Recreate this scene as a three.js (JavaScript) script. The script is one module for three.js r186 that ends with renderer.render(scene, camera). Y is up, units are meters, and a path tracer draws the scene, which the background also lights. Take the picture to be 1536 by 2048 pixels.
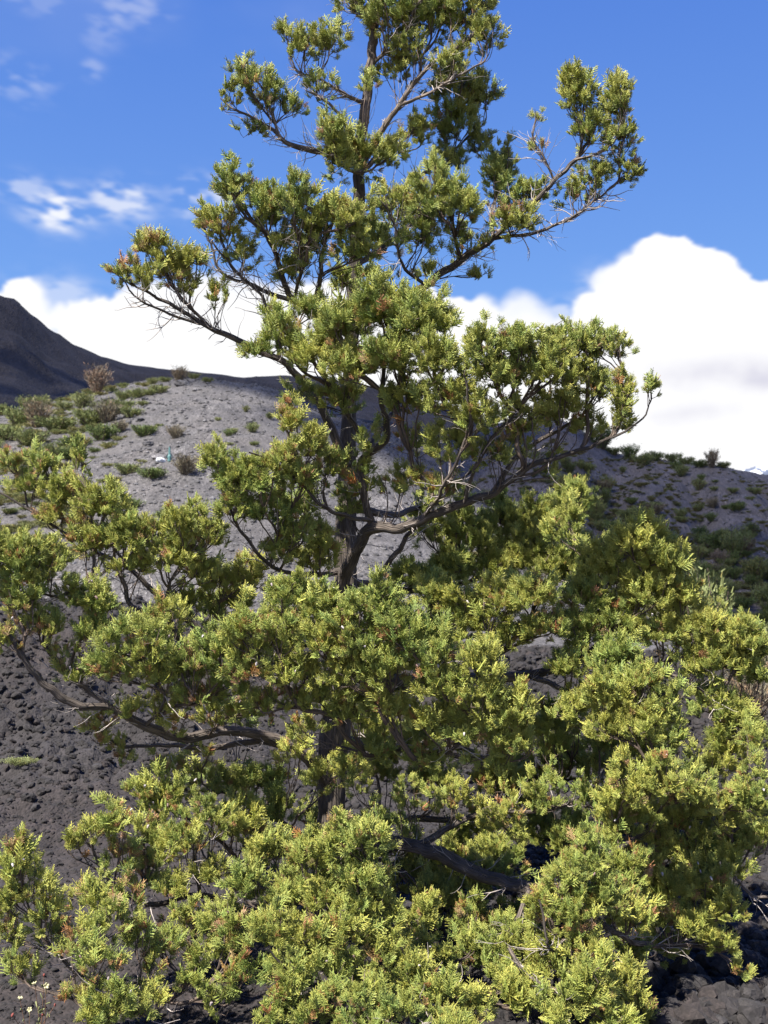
import * as THREE from 'three';
import { ImprovedNoise } from 'three/addons/math/ImprovedNoise.js';
import { mergeGeometries, mergeVertices } from 'three/addons/utils/BufferGeometryUtils.js';

// ---------------------------------------------------------------- camera, sky, sun, exposure
const scene = new THREE.Scene();
const FOV = 54, PITCH = THREE.MathUtils.degToRad(2.16), F = 1024 / Math.tan(THREE.MathUtils.degToRad(FOV / 2));
const EYE = new THREE.Vector3(0, 1.9, 0);
const camera = new THREE.PerspectiveCamera(FOV, 0.75, 0.1, 9000);
camera.position.copy(EYE);
camera.rotation.set(PITCH, 0, 0);
camera.focus = 4.5;
camera.userData.fStop = 5.0;
const renderer = new THREE.WebGLRenderer();
renderer.toneMapping = THREE.LinearToneMapping;
const EXPOSURE = 2.4;
renderer.toneMappingExposure = EXPOSURE;
renderer.shadowMap.enabled = true;
const SUN = new THREE.Vector3(-0.40, 0.83, 0.40).normalize();
const sun = new THREE.DirectionalLight(new THREE.Color(1, 0.95, 0.86), 5);
sun.position.copy(SUN).multiplyScalar(60).add(new THREE.Vector3(0, 0, -5));
sun.target.position.set(0, 0, -5);
sun.castShadow = true;
Object.assign(sun.shadow.camera, { left: -60, right: 60, top: 60, bottom: -60, near: 1, far: 600 });
sun.shadow.mapSize.set(4096, 4096);
scene.add(sun, sun.target);

// ---------------------------------------------------------------- helpers
let seed = 1234567;
const rnd = () => { seed = (seed + 0x6D2B79F5) | 0; let t = Math.imul(seed ^ (seed >>> 15), 1 | seed); t = (t + Math.imul(t ^ (t >>> 7), 61 | t)) ^ t; return ((t ^ (t >>> 14)) >>> 0) / 4294967296; };
const rr = (a, b) => a + (b - a) * rnd();
const gauss = () => (rnd() + rnd() + rnd() + rnd() - 2) / 1.15;
const clamp = (x, a = 0, b = 1) => Math.min(b, Math.max(a, x));
const sstep = (a, b, x) => { const t = clamp((x - a) / (b - a)); return t * t * (3 - 2 * t); };
const lerp = (a, b, t) => a + (b - a) * t;
const noiseGen = new ImprovedNoise();
const N3 = (x, y, z) => noiseGen.noise(x, y, z);
const fbm = (x, y, z, o = 4) => { let s = 0, a = 0.5, f = 1; for (let i = 0; i < o; i++) { s += a * N3(x * f + i * 17.3, y * f + i * 5.7, z * f + i * 9.1); a *= 0.5; f *= 2.03; } return s; };
const V = (x, y, z) => new THREE.Vector3(x, y, z);
const cp = Math.cos(PITCH), sp = Math.sin(PITCH);
// a point given by the bearing of its mark in the survey picture and its depth in metres
function P(px, py, d) { const x = (px - 768) / F * d, y = (1024 - py) / F * d; return V(EYE.x + x, EYE.y + y * cp + d * sp, EYE.z + y * sp - d * cp); }
const curve = (pts) => (x) => { if (x <= pts[0][0]) return pts[0][1]; for (let i = 1; i < pts.length; i++) if (x <= pts[i][0]) { const t = (x - pts[i - 1][0]) / (pts[i][0] - pts[i - 1][0]); return lerp(pts[i - 1][1], pts[i][1], t * t * (3 - 2 * t) * 0.5 + t * 0.5); } return pts[pts.length - 1][1]; };
const taken = {};
const numbered = (n) => { taken[n] = (taken[n] ?? -1) + 1; return taken[n] ? n + '_' + String(taken[n]).padStart(3, '0') : n; };
const tag = (o, label, category, group, kind) => { o.userData.label = label; if (category) o.userData.category = category; if (group) o.userData.group = group; if (kind) o.userData.kind = kind; return o; };
const shade = (o) => { o.castShadow = true; o.receiveShadow = true; return o; };
const rgb = (r, g, b) => new THREE.Color().setRGB(r, g, b);

function tex(w, h, fn, srgb = true, rx = 1, ry = 1) {
  const d = new Uint8Array(w * h * 4);
  for (let y = 0; y < h; y++) for (let x = 0; x < w; x++) { const c = fn(x / w, y / h, x, y), i = (y * w + x) * 4; d[i] = clamp(c[0]) * 255; d[i + 1] = clamp(c[1]) * 255; d[i + 2] = clamp(c[2]) * 255; d[i + 3] = 255; }
  const t = new THREE.DataTexture(d, w, h);
  t.wrapS = t.wrapT = THREE.RepeatWrapping; t.magFilter = THREE.LinearFilter; t.minFilter = THREE.LinearMipmapLinearFilter; t.generateMipmaps = true;
  if (srgb) t.colorSpace = THREE.SRGBColorSpace;
  t.repeat.set(rx, ry); t.needsUpdate = true;
  return t;
}
// noise that tiles with period 1 in u and v
const tileN = (u, v, f, s = 0) => { const a = u * f, b = v * f, n = (x, y) => N3(x + s * 13.7, y + s * 7.1, s * 3.3); const tu = u, tv = v; return (1 - tu) * (1 - tv) * n(a, b) + tu * (1 - tv) * n(a - f, b) + (1 - tu) * tv * n(a, b - f) + tu * tv * n(a - f, b - f); };

// ---------------------------------------------------------------- sky (computed: air and clouds)
{
  const W = 2048, H = 2048, data = new Float32Array(W * H * 4);
  const deg = 180 / Math.PI;
  const AE = (px, py) => { const v = P(px, py, 1).sub(EYE); return [Math.atan2(v.x, -v.z) * deg, Math.atan2(v.y, Math.hypot(v.x, v.z)) * deg]; };
  const topPts = [[-420, 640], [-200, 600], [-60, 610], [0, 598], [50, 585], [100, 606], [140, 630], [200, 606], [260, 598], [330, 582], [440, 566], [600, 576], [760, 585], [860, 588], [950, 600], [1000, 622], [1055, 606], [1105, 638], [1160, 655], [1186, 605], [1205, 565], [1245, 522], [1290, 500], [1338, 488], [1400, 508], [1440, 522], [1482, 560], [1512, 560], [1540, 585], [1650, 600], [1800, 640], [1950, 610]].map(([x, y]) => AE(x, y));
  const topF = curve(topPts);
  const wisps = [[120, 418, 44, 26, 0.85], [45, 378, 40, 18, 0.34], [242, 402, 50, 24, 0.6], [408, 398, 46, 26, 0.6], [372, 370, 30, 16, 0.25], [35, 160, 50, 26, 0.2], [200, 48, 35, 30, 0.14], [255, 12, 50, 26, 0.24], [310, 15, 30, 25, 0.14], [90, 2, 70, 20, 0.14], [185, 140, 16, 12, 0.2], [105, 600, 60, 30, 0.4], [1120, 630, 40, 18, 0.5], [1210, 575, 35, 25, 0.5]].map(([x, y, a, b, k]) => { const c = AE(x, y); return [c[0], c[1], a / F * deg, b / F * deg, k]; });
  const greys = [[1420, 735, 150, 30, 0.08], [1540, 745, 130, 28, 0.09], [1400, 815, 80, 18, 0.07], [1310, 835, 60, 18, 0.06]].map(([x, y, a, b, k]) => { const c = AE(x, y); return [c[0], c[1], a / F * deg, b / F * deg, k]; });
  const puffs = []; for (let k = 0; k < 230; k++) { const a = lerp(topPts[0][0], topPts[topPts.length - 1][0], rnd()), r = 0.4 + 1.2 * Math.pow(rnd(), 1.5); puffs.push([a, topF(a) - r * rr(0.6, 1.15), r]); }
  const bins = Array.from({ length: 120 }, () => []); for (const p of puffs) for (let b = Math.floor(p[0] - p[2]) - 1; b <= Math.ceil(p[0] + p[2]) + 1; b++) if (b >= -60 && b < 60) bins[b + 60].push(p);
  for (let j = 0; j < H; j++) for (let i = 0; i < W; i++) {
    const el = ((j + 0.5) / H - 0.5) * 180, th = ((i + 0.5) / W - 0.5) * 2 * Math.PI; // th = atan2(z, x)
    const az = Math.atan2(Math.cos(th), -Math.sin(th)) * deg;
    const dx = Math.cos(th) * Math.cos(el / deg), dz = Math.sin(th) * Math.cos(el / deg), dy = Math.sin(el / deg);
    const e = Math.max(0, el); if (el < -6) { const o = (j * W + i) * 4; data[o] = data[o + 1] = 0.12 / EXPOSURE; data[o + 2] = 0.13 / EXPOSURE; data[o + 3] = 1; continue; }
    // clear air
    const h = Math.exp(-e / 22), h2 = Math.exp(-e / 7);
    let r = 0.012 + 0.33 * h + 0.04 * h2, g = 0.092 + 0.575 * h + 0.04 * h2, b = 0.60 + 0.55 * h;
    // cumulus bank standing round the horizon
    const n = fbm(dx * 9, dy * 9, dz * 9, 5), n2 = fbm(dx * 34, dy * 34, dz * 34, 4);
    const front = az > topPts[0][0] && az < topPts[topPts.length - 1][0];
    const side = 13 + 9 * fbm(dx * 2.2 + 3, 0.5, dz * 2.2, 3) * 2;
    const fade = sstep(0, 12, Math.max(topPts[0][0] - az, az - topPts[topPts.length - 1][0]));
    const top = front ? topF(az) : lerp(topF(az), side, fade);
    const billow = 1 - Math.abs(N3(dx * 40, dy * 40, dz * 40)) * 2, bil2 = 1 - Math.abs(N3(dx * 80 + 5, dy * 80, dz * 80)) * 2;
    let sd = front ? top - el - 1.1 : top - el + billow * 0.32 - 0.25;
    if (front && el > top - 4 && el < top + 2.5) for (const [a, q, r] of bins[Math.floor(az) + 60] ?? []) { const d = r - Math.hypot((az - a) * 0.98, el - q); if (d > sd) sd = d; }
    const soft = 0.09 + 0.45 * sstep(0.0, 0.35, n);
    let cl = sstep(-soft, soft, sd + bil2 * 0.08 + n2 * 0.55);
    cl *= 1 - 0.15 * sstep(0.1, 0.4, n) * sstep(1.2, 0, top - el);
    for (const [a, q, sa, sq, k] of wisps) { const d = ((az - a) / sa) ** 2 + ((el - q) / sq) ** 2; if (d < 9) cl = Math.max(cl, k * clamp(Math.exp(-d * 0.7) * (0.7 + 4.2 * fbm(dx * 48 + dy * 20, dy * 95, dz * 48, 5) + 2.2 * n))); }
    // thin high veil elsewhere
    cl = Math.max(cl, 0.16 * sstep(0.18, 0.5, fbm(dx * 3 + 7, dy * 6, dz * 3, 5)) * sstep(20, 40, el));
    let gy = 0; for (const [a, q, sa, sq, k] of greys) gy += k * Math.exp(-(((az - a) / sa) ** 2) - ((el - q + 0.9 * n) / sq) ** 2) * clamp(0.85 + 2.6 * n + 1.5 * n2, 0, 2);
    const gq = clamp(gy, 0, 0.4);
    r = lerp(r, 1.05 - 1.2 * gq, cl); g = lerp(g, 1.05 - 1.22 * gq, cl); b = lerp(b, 1.06 - 0.85 * gq, cl);
    if (el < 0) { const t = sstep(0, -4, el); r = lerp(r, 0.12, t); g = lerp(g, 0.12, t); b = lerp(b, 0.13, t); }
    const o = (j * W + i) * 4;
    data[o] = r / EXPOSURE; data[o + 1] = g / EXPOSURE; data[o + 2] = b / EXPOSURE; data[o + 3] = 1;
  }
  const t = new THREE.DataTexture(data, W, H, THREE.RGBAFormat, THREE.FloatType);
  t.mapping = THREE.EquirectangularReflectionMapping; t.magFilter = THREE.LinearFilter; t.minFilter = THREE.LinearFilter; t.wrapS = THREE.RepeatWrapping; t.needsUpdate = true;
  scene.background = t; scene.environment = t;
}

// ---------------------------------------------------------------- terrain
const bermPy = curve([[-800, 1180], [0, 1188], [300, 1215], [600, 1250], [1000, 1300], [1536, 1335], [2400, 1350]]);
const qpx = (x, D) => 768 + x / Math.max(D, 0.5) * F;
function lavaY(x, z) {
  const D = -z; let y = 0;
  if (D > 0) {
    const yc = EYE.y - (bermPy(qpx(x, Math.max(D, 4))) - 1100) / F * 14;
    const wob = 1.2 * fbm(x * 0.22, 3.1, z * 0.22, 3);
    y = yc * sstep(5.6, 13.6, D + wob) - (yc + 1.6) * sstep(14, 22, D + wob);
  }
  const near = sstep(60, 8, Math.hypot(x, z));
  const rough = 0.35 + 0.65 * sstep(6, 9, D);
  const n1 = fbm(x * 0.9, 0.3, z * 0.9, 3), n2 = fbm(x * 3.1, 7.3, z * 3.1, 3), n3 = fbm(x * 9, 1.3, z * 9, 2);
  return y + near * rough * (0.24 * n1 + 0.16 * (Math.abs(n2) * 2 - 0.3) + 0.06 * n3) + (1 - near) * 0.9 * fbm(x * 0.02, 0, z * 0.02, 3);
}
const hillLtop = curve([[-700, 900], [-300, 850], [0, 822], [100, 803], [200, 778], [300, 760], [400, 756], [500, 768], [620, 795], [750, 850], [900, 945], [1000, 1000], [1100, 1058], [1200, 1120], [1300, 1190], [1400, 1245], [1600, 1290], [2000, 1330]]);
const hillRtop = curve([[300, 1100], [700, 960], [900, 880], [1000, 845], [1100, 832], [1150, 848], [1190, 880], [1228, 906], [1265, 912], [1350, 922], [1420, 928], [1480, 940], [1536, 950], [1700, 985], [2100, 1060], [2600, 1110]]);
const mountTop = curve([[-1500, 250], [-700, 330], [-300, 470], [-120, 560], [-40, 596], [0, 611], [25, 617], [60, 648], [100, 678], [150, 700], [200, 718], [260, 732], [330, 740], [420, 748], [520, 764], [620, 778], [760, 800], [900, 830], [1100, 880], [1500, 1010], [1900, 1095]]);
const yAt = (py, D) => EYE.y + (1100 - py) / F * D;
function hill(topF, Db, basePy, Dc, back, amp, gully, fs = 1) {
  return (x, z) => {
    const D = -z, q = qpx(x, D), dc = Dc(q), yb = yAt(basePy, Db), yc = yAt(topF(q), dc), t = (D - Db) / (dc - Db);
    let y;
    if (t <= 1) { const k = 1 - Math.pow(Math.max(0, 1 - t), 1.22); y = lerp(yb, yc, t < 0 ? t : k); } else y = yc - back * (D - dc) * sstep(0, 8, D - dc) - 0;
    const a = clamp(t * 3) * (1 - 0.97 * sstep(0.7, 0.98, t));
    const u = x * fs, w = z * fs; return y + a * (amp * fbm(u * 0.12, 5, w * 0.12, 4) + amp * 0.35 * fbm(u * 0.7, 2, w * 0.7, 3) + gully * (Math.abs(N3(u * 0.16 + w * 0.05, 9, w * 0.03)) - 0.25)) + (t > 0.7 ? amp * 0.05 * fbm(u * 1.1, 4, w * 0.2, 3) : 0);
  };
}
const hillL = hill(hillLtop, 19, 1300, (q) => 56 - 10 * sstep(600, 1300, q), 0.5, 0.7, 0.6);
const hillR = hill(hillRtop, 40, 1290, () => 96, 0.4, 2.0, 2.6);
const mount = hill(mountTop, 150, 1000, () => 520, 0.35, 10, 20, 0.10);

function sheet(xs, Ds, fn, uvScale, col) { // grid over bearings and depths, heights from fn(x, z)
  const nx = xs.length, nd = Ds.length, pos = new Float32Array(nx * nd * 3), uv = new Float32Array(nx * nd * 2), cl = new Float32Array(nx * nd * 3), idx = [];
  for (let j = 0; j < nd; j++) for (let i = 0; i < nx; i++) {
    const D = Ds[j], x = (xs[i] - 768) / F * D, z = -D, k = j * nx + i, y = fn(x, z);
    pos.set([x, y, z], k * 3); uv.set([x * uvScale, (z * 1 + y) * uvScale], k * 2); cl.set(col(x, y, z), k * 3);
    if (i && j) idx.push(k - nx - 1, k - nx, k, k - nx - 1, k, k - 1);
  }
  return geo(pos, uv, idx, cl);
}
function geo(pos, uv, idx, cl) {
  const g = new THREE.BufferGeometry();
  g.setAttribute('position', new THREE.Float32BufferAttribute(pos, 3));
  g.setAttribute('uv', new THREE.Float32BufferAttribute(uv, 2));
  if (cl) g.setAttribute('color', new THREE.Float32BufferAttribute(cl, 3));
  g.setIndex(idx); g.computeVertexNormals();
  return g;
}
const steps = (a, b, n, pw = 1) => Array.from({ length: n + 1 }, (_, i) => a + (b - a) * Math.pow(i / n, pw));

// surface textures: mineral grain only
const gravelTex = tex(1024, 1024, (u, v) => { const a = tileN(u, v, 220, 1), b = tileN(u, v, 90, 2), c = tileN(u, v, 14, 3); let k = 0.58 + 0.26 * a + 0.22 * b + 0.14 * c; if (a > 0.36 && b > 0.04) k += 0.3; if (a < -0.4) k -= 0.16; return [k, k * 0.985, k * 1.0]; });
const gravelBump = tex(1024, 1024, (u, v) => { const k = 0.5 + 0.4 * tileN(u, v, 220, 1) + 0.35 * tileN(u, v, 90, 2); return [k, k, k]; }, false);
const lavaTex = tex(1024, 1024, (u, v) => { const a = tileN(u, v, 160, 5), b = tileN(u, v, 50, 6), c = tileN(u, v, 9, 7); const k = 0.62 + 0.2 * a + 0.16 * b + 0.14 * c; return [k * 1.0, k * 0.975, k * 0.98]; });
const lavaBump = tex(1024, 1024, (u, v) => { const k = 0.5 + 0.3 * tileN(u, v, 160, 5) + 0.5 * (Math.abs(tileN(u, v, 60, 8)) - 0.2) + 0.3 * tileN(u, v, 20, 9); return [k, k, k]; }, false);
const mats = {
  lava: new THREE.MeshStandardMaterial({ color: rgb(0.078, 0.072, 0.071), map: lavaTex, bumpMap: lavaBump, bumpScale: 0.03, roughness: 0.95, vertexColors: true }),
  scree: new THREE.MeshStandardMaterial({ color: rgb(0.275, 0.265, 0.255), map: gravelTex, bumpMap: gravelBump, bumpScale: 0.05, roughness: 0.95, vertexColors: true }),
  screeFar: new THREE.MeshStandardMaterial({ color: rgb(0.36, 0.33, 0.315), map: gravelTex, bumpMap: gravelBump, bumpScale: 0.06, roughness: 0.95, vertexColors: true }),
  basalt: new THREE.MeshStandardMaterial({ color: rgb(0.14, 0.13, 0.128), map: lavaTex, bumpMap: lavaBump, bumpScale: 1.2, roughness: 1, vertexColors: true }),
  rock: new THREE.MeshStandardMaterial({ color: rgb(0.062, 0.057, 0.056), map: lavaTex, bumpMap: lavaBump, bumpScale: 0.004, roughness: 0.92 }),
  stone: new THREE.MeshStandardMaterial({ color: rgb(0.22, 0.22, 0.22), map: gravelTex, roughness: 0.9 }),
};
// ---- ground (one sheet to the horizon, fine in front of the camera)
let ground;
{
  const ang = []; for (let i = 0; i <= 460; i++) ang.push(lerp(-0.47, 0.47, i / 460)); for (let i = 1; i <= 90; i++) ang.push(lerp(0.47, 2 * Math.PI - 0.47, i / 90));
  const rad = [0.02, 0.6, 1.2, 1.8, 2.4, 2.9]; for (let i = 0; i <= 330; i++) rad.push(3.2 * Math.pow(22 / 3.2, i / 330)); for (let i = 1; i <= 50; i++) rad.push(22 * Math.pow(6000 / 22, i / 50));
  const na = ang.length, pos = [], uv = [], cl = [], idx = [];
  for (let j = 0; j < rad.length; j++) for (let i = 0; i < na; i++) {
    const x = Math.sin(ang[i]) * rad[j], z = -Math.cos(ang[i]) * rad[j], y = lavaY(x, z), k = j * na + i;
    pos.push(x, y, z); uv.push(x / 2.2, z / 2.2);
    const p = fbm(x * 0.5, 2, z * 0.5, 4), brown = sstep(0.0, 0.3, fbm(x * 0.33 + 9, 4, z * 0.33, 3) + 0.15 * sstep(7, 11, -z)), m = 1 + 0.5 * p;
    cl.push(m * lerp(1, 1.04, brown), m * lerp(1, 0.94, brown), m * lerp(1.03, 0.92, brown));
    if (i && j) idx.push(k - na - 1, k, k - na, k - na - 1, k - 1, k);
  }
  const g = geo(pos, uv, idx, cl);
  g.computeBoundingBox();
  ground = shade(new THREE.Mesh(g, mats.lava)); ground.name = 'ground'; ground.userData.kind = 'structure'; tag(ground, 'dark grey volcanic lava ground sloping up behind the tree'); scene.add(ground);
}
const patch = (f, a, s) => (x, y, z) => { const n = 1 + a * (fbm(x * f + s, 1, z * f, 4) * 1.4 + fbm(x * f * 3.5 + s, 6, z * f * 0.6, 3) * 1.1), w = 0.05 * fbm(x * f * 2 + s, 8, z * f * 2, 2); return [n * (1 + w), n, n * (1 - w)]; };
const addStruct = (name, g, m, label) => { const o = shade(new THREE.Mesh(g, m)); o.name = name; tag(o, label, null, null, 'structure'); scene.add(o); return o; };
const screeHill = addStruct('scree_hill', sheet(steps(-900, 2000, 340), steps(17, 75, 260), hillL, 1 / 7, patch(0.4, 0.3, 3)), mats.scree, 'sunlit pale grey scree hill with scattered shrubs behind the tree on the left');
const shadedHill = addStruct('shaded_hillside', sheet(steps(200, 2600, 300), steps(38, 130, 230), hillR, 1 / 8, patch(0.12, 0.2, 8)), mats.screeFar, 'grey hillside dotted with shrubs lying in cloud shadow at the right');
addStruct('mountain', sheet(steps(-1600, 1900, 300), steps(140, 760, 200), mount, 1 / 60, patch(0.02, 0.22, 5)), mats.basalt, 'dark slate mountain slope rising at the left edge under the clouds');
{ // far snowy summit peeping over the right ridge
  const top = curve([[1380, 985], [1440, 962], [1478, 944], [1500, 936], [1512, 932], [1528, 933], [1545, 941], [1570, 936], [1600, 950], [1700, 985]]);
  const fn = (x, z) => { const q = qpx(x, -z), D = -z, yc = yAt(top(q), 3000), t = (D - 2400) / 600; return lerp(0, yc, t <= 1 ? t : 2 - t) + 22 * fbm(x * 0.02, 1, z * 0.02, 4) * clamp(t); };
  const m = new THREE.MeshStandardMaterial({ color: 0xffffff, roughness: 0.9, vertexColors: true });
  addStruct('snowy_peak', sheet(steps(1340, 1800, 120), steps(2400, 3300, 60), fn, 1 / 200, (x, y, z) => { const n = fbm(x * 0.012 + 4, y * 0.012, z * 0.006, 3); return n > 0.06 ? [0.75, 0.77, 0.8] : [0.10, 0.12, 0.17]; }), m, 'small far blue-grey peak with a snow patch above the right ridge');
}
// ---- clouds behind the camera whose shade lies on the right hillside and on the mountain
{
  const m = new THREE.MeshStandardMaterial({ color: rgb(0.8, 0.8, 0.8), roughness: 1, transparent: true, opacity: 0.58 });
  const cloud = (target, alt, sx, sy, sz, label, s) => {
    const g = mergeVertices(new THREE.IcosahedronGeometry(1, 24).deleteAttribute('normal').deleteAttribute('uv')), p = g.attributes.position;
    for (let i = 0; i < p.count; i++) { const v = V().fromBufferAttribute(p, i), k = 1 + 0.55 * fbm(v.x * 1.7 + s, v.y * 1.7, v.z * 1.7, 4) + 0.25 * Math.abs(N3(v.x * 6 + s, v.y * 6, v.z * 6)); v.multiplyScalar(k); if (v.y < -0.2) v.y = -0.2 + (v.y + 0.2) * 0.2; p.setXYZ(i, v.x * sx, v.y * sy, v.z * sz); }
    g.computeVertexNormals();
    const o = shade(new THREE.Mesh(g, m)); o.name = numbered('cloud'); o.position.copy(target).addScaledVector(SUN, alt / SUN.y);
    tag(o, label, 'cloud'); o.userData.kind = 'structure'; scene.add(o);
  };
  cloud(V(58, 0, -78), 330, 58, 16, 44, 'white cumulus cloud out of view shading the right hillside', 1);
  cloud(V(-190, 60, -420), 420, 260, 60, 190, 'white cumulus cloud out of view shading the far mountain', 5);
}
// first hit of a sight line with a height function, as a world point
function hit(fn, px, py, d0, d1) { let prev = null; for (let d = d0; d <= d1; d += 0.12) { const p = P(px, py, d); if (p.y < fn(p.x, p.z)) return p.setY(fn(p.x, p.z)); } return null; }

// ---------------------------------------------------------------- mesh builder for tubes
class MB {
  constructor() { this.p = []; this.n = []; this.u = []; this.i = []; this.c = null; }
  tube(pts, rad, sides, rough = 0, vs = 1) {
    const n = pts.length; if (n < 2) return; let base = this.p.length / 3, len = 0; const t = V(), a = V(), b = V(), prevA = V();
    for (let k = 0; k < n; k++) {
      t.subVectors(pts[Math.min(n - 1, k + 1)], pts[Math.max(0, k - 1)]).normalize();
      if (k === 0) { a.set(Math.abs(t.y) > 0.9 ? 1 : 0, Math.abs(t.y) > 0.9 ? 0 : 1, 0).cross(t).normalize(); } else { a.copy(prevA).addScaledVector(t, -prevA.dot(t)).normalize(); len += pts[k].distanceTo(pts[k - 1]); }
      prevA.copy(a); b.crossVectors(t, a);
      for (let s = 0; s <= sides; s++) {
        const w = s / sides * 2 * Math.PI, ss = s % sides, q = ss / sides * 2 * Math.PI, cx = Math.cos(w), cy = Math.sin(w);
        let r = rad[k]; if (rough) { const x = pts[k]; r *= 1 + rough * (fbm(Math.cos(q) * 1.6 + x.x * 3, Math.sin(q) * 1.6 + x.y * 2, len * 3 + x.z, 3) * 1.6 + 0.5 * N3(Math.cos(q) * 5, Math.sin(q) * 5, len * 2.2)); }
        this.p.push(pts[k].x + (a.x * cx + b.x * cy) * r, pts[k].y + (a.y * cx + b.y * cy) * r, pts[k].z + (a.z * cx + b.z * cy) * r);
        this.n.push(a.x * cx + b.x * cy, a.y * cx + b.y * cy, a.z * cx + b.z * cy);
        this.u.push(s / sides * Math.max(0.02, rad[0] * 6.3) * vs * 4, len * vs * 2);
        if (k && s) { const o = base + k * (sides + 1) + s; this.i.push(o - 1, o - sides - 2, o - sides - 1, o - 1, o - sides - 1, o); }
      }
    }
  }
  geometry(smooth) {
    const g = new THREE.BufferGeometry();
    g.setAttribute('position', new THREE.Float32BufferAttribute(this.p, 3)); g.setAttribute('normal', new THREE.Float32BufferAttribute(this.n, 3)); g.setAttribute('uv', new THREE.Float32BufferAttribute(this.u, 2)); g.setIndex(this.i);
    if (smooth) g.computeVertexNormals();
    return g;
  }
}
// ---------------------------------------------------------------- the cedar
const barkTex = tex(256, 512, (u, v) => { const a = tileN(u, v * 0.16 % 1, 40, 11), st = N3(u * 46, v * 5, 3) * 0.5 + N3(u * 90 + 4, v * 9, 1) * 0.4, pl = tileN(u, v, 7, 12); const k = 0.6 + 0.42 * st + 0.26 * pl + 0.05 * a; return [k, k * 0.95, k * 0.9]; });
const barkBump = tex(256, 512, (u, v) => { const k = 0.5 + N3(u * 46, v * 5, 3) * 0.4 + N3(u * 20, v * 3, 8) * 0.4; return [k, k, k]; }, false);
const mBark = new THREE.MeshStandardMaterial({ color: rgb(0.37, 0.335, 0.315), map: barkTex, bumpMap: barkBump, bumpScale: 0.014, roughness: 0.88 });
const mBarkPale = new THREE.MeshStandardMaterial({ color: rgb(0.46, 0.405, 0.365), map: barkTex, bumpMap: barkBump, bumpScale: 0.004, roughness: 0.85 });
const mTwig = new THREE.MeshStandardMaterial({ color: rgb(0.34, 0.28, 0.245), map: barkTex, roughness: 0.85 });
const mDeadTwig = new THREE.MeshStandardMaterial({ color: rgb(0.40, 0.35, 0.32), roughness: 0.85 });
const mLeaf = new THREE.MeshStandardMaterial({ color: 0xffffff, vertexColors: true, roughness: 0.58 });

// flattened fern-like spray of scale-leaved branchlets, growing along +y in the xy plane
function sprayGeo(L, seedBase) {
  seed = seedBase;
  const P_ = [], C_ = [], I_ = [];
  const finger = (x0, y0, z0, dx, dy, dz, len, w, green) => { // serrated flattened branchlet
    const d = V(dx, dy, dz).normalize(), side = V(-d.y, d.x, rr(-0.5, 0.5)).normalize(), nor = V().crossVectors(d, side).normalize(), segs = Math.max(2, Math.round(len / 0.0065));
    const bend = V(0, 1, 0).multiplyScalar(len * rr(0.05, 0.2)).addScaledVector(nor, len * rr(-0.15, 0.2)), base = P_.length / 3;
    for (let k = 0; k <= segs; k++) {
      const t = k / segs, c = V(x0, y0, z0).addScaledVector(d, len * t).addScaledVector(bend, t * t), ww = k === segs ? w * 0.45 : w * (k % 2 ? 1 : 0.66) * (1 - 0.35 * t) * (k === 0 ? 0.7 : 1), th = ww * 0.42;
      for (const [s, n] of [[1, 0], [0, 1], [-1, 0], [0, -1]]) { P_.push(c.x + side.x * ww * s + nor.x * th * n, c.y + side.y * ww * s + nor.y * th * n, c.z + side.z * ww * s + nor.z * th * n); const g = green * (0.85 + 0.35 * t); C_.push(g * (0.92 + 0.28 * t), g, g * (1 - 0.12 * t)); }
      if (k) for (let s = 0; s < 4; s++) { const a = base + k * 4 + s, b = base + k * 4 + (s + 1) % 4; I_.push(a - 4, b - 4, b, a - 4, b, a); }
    }
  };
  for (let q = 0; q < 3; q++) { // three sprays fanned about the shoot
    const ang = q * 2.1 + rr(-0.4, 0.4), tilt = q ? rr(0.3, 0.65) : rr(0, 0.2), ca = Math.cos(ang), sa = Math.sin(ang), st = Math.sin(tilt), ct = Math.cos(tilt), len = L * rr(0.75, 1.1) * (q ? 0.85 : 1);
    const roll = rr(0, 6.28), ux = V(ca * st, ct, sa * st), s1 = V(0, 0, 1).cross(ux).normalize(), s2 = V().crossVectors(ux, s1), side = s1.multiplyScalar(Math.cos(roll)).addScaledVector(s2, Math.sin(roll));
    const n = 8;
    for (let k = 0; k < n; k++) {
      const t = (k + 0.5) / n, at = ux.clone().multiplyScalar(len * t * 0.86), sg = k % 2 ? 1 : -1;
      const fl = len * lerp(0.52, 0.24, t) * rr(0.75, 1.15), dir = ux.clone().multiplyScalar(0.75).addScaledVector(side, sg * rr(0.75, 1.15)), dn = dir.clone().normalize();
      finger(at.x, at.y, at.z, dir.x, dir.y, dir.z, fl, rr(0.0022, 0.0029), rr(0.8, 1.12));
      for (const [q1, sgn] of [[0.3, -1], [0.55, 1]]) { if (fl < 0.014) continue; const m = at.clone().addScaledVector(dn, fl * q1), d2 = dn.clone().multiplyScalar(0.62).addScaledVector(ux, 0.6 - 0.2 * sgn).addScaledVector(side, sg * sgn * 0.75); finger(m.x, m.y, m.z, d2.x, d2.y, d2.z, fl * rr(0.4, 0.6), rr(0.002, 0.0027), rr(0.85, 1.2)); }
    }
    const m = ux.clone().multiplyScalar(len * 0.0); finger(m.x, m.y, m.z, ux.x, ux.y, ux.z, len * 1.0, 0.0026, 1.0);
  }
  const g = new THREE.BufferGeometry(); g.setAttribute('position', new THREE.Float32BufferAttribute(P_, 3)); g.setAttribute('color', new THREE.Float32BufferAttribute(C_, 3)); g.setIndex(I_); g.computeVertexNormals();
  return g;
}
const sprayVariants = [0, 1, 2, 3, 4].map((k) => sprayGeo([0.066, 0.074, 0.06, 0.07, 0.078][k], 9100 + k * 77));
seed = 424242;

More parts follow.
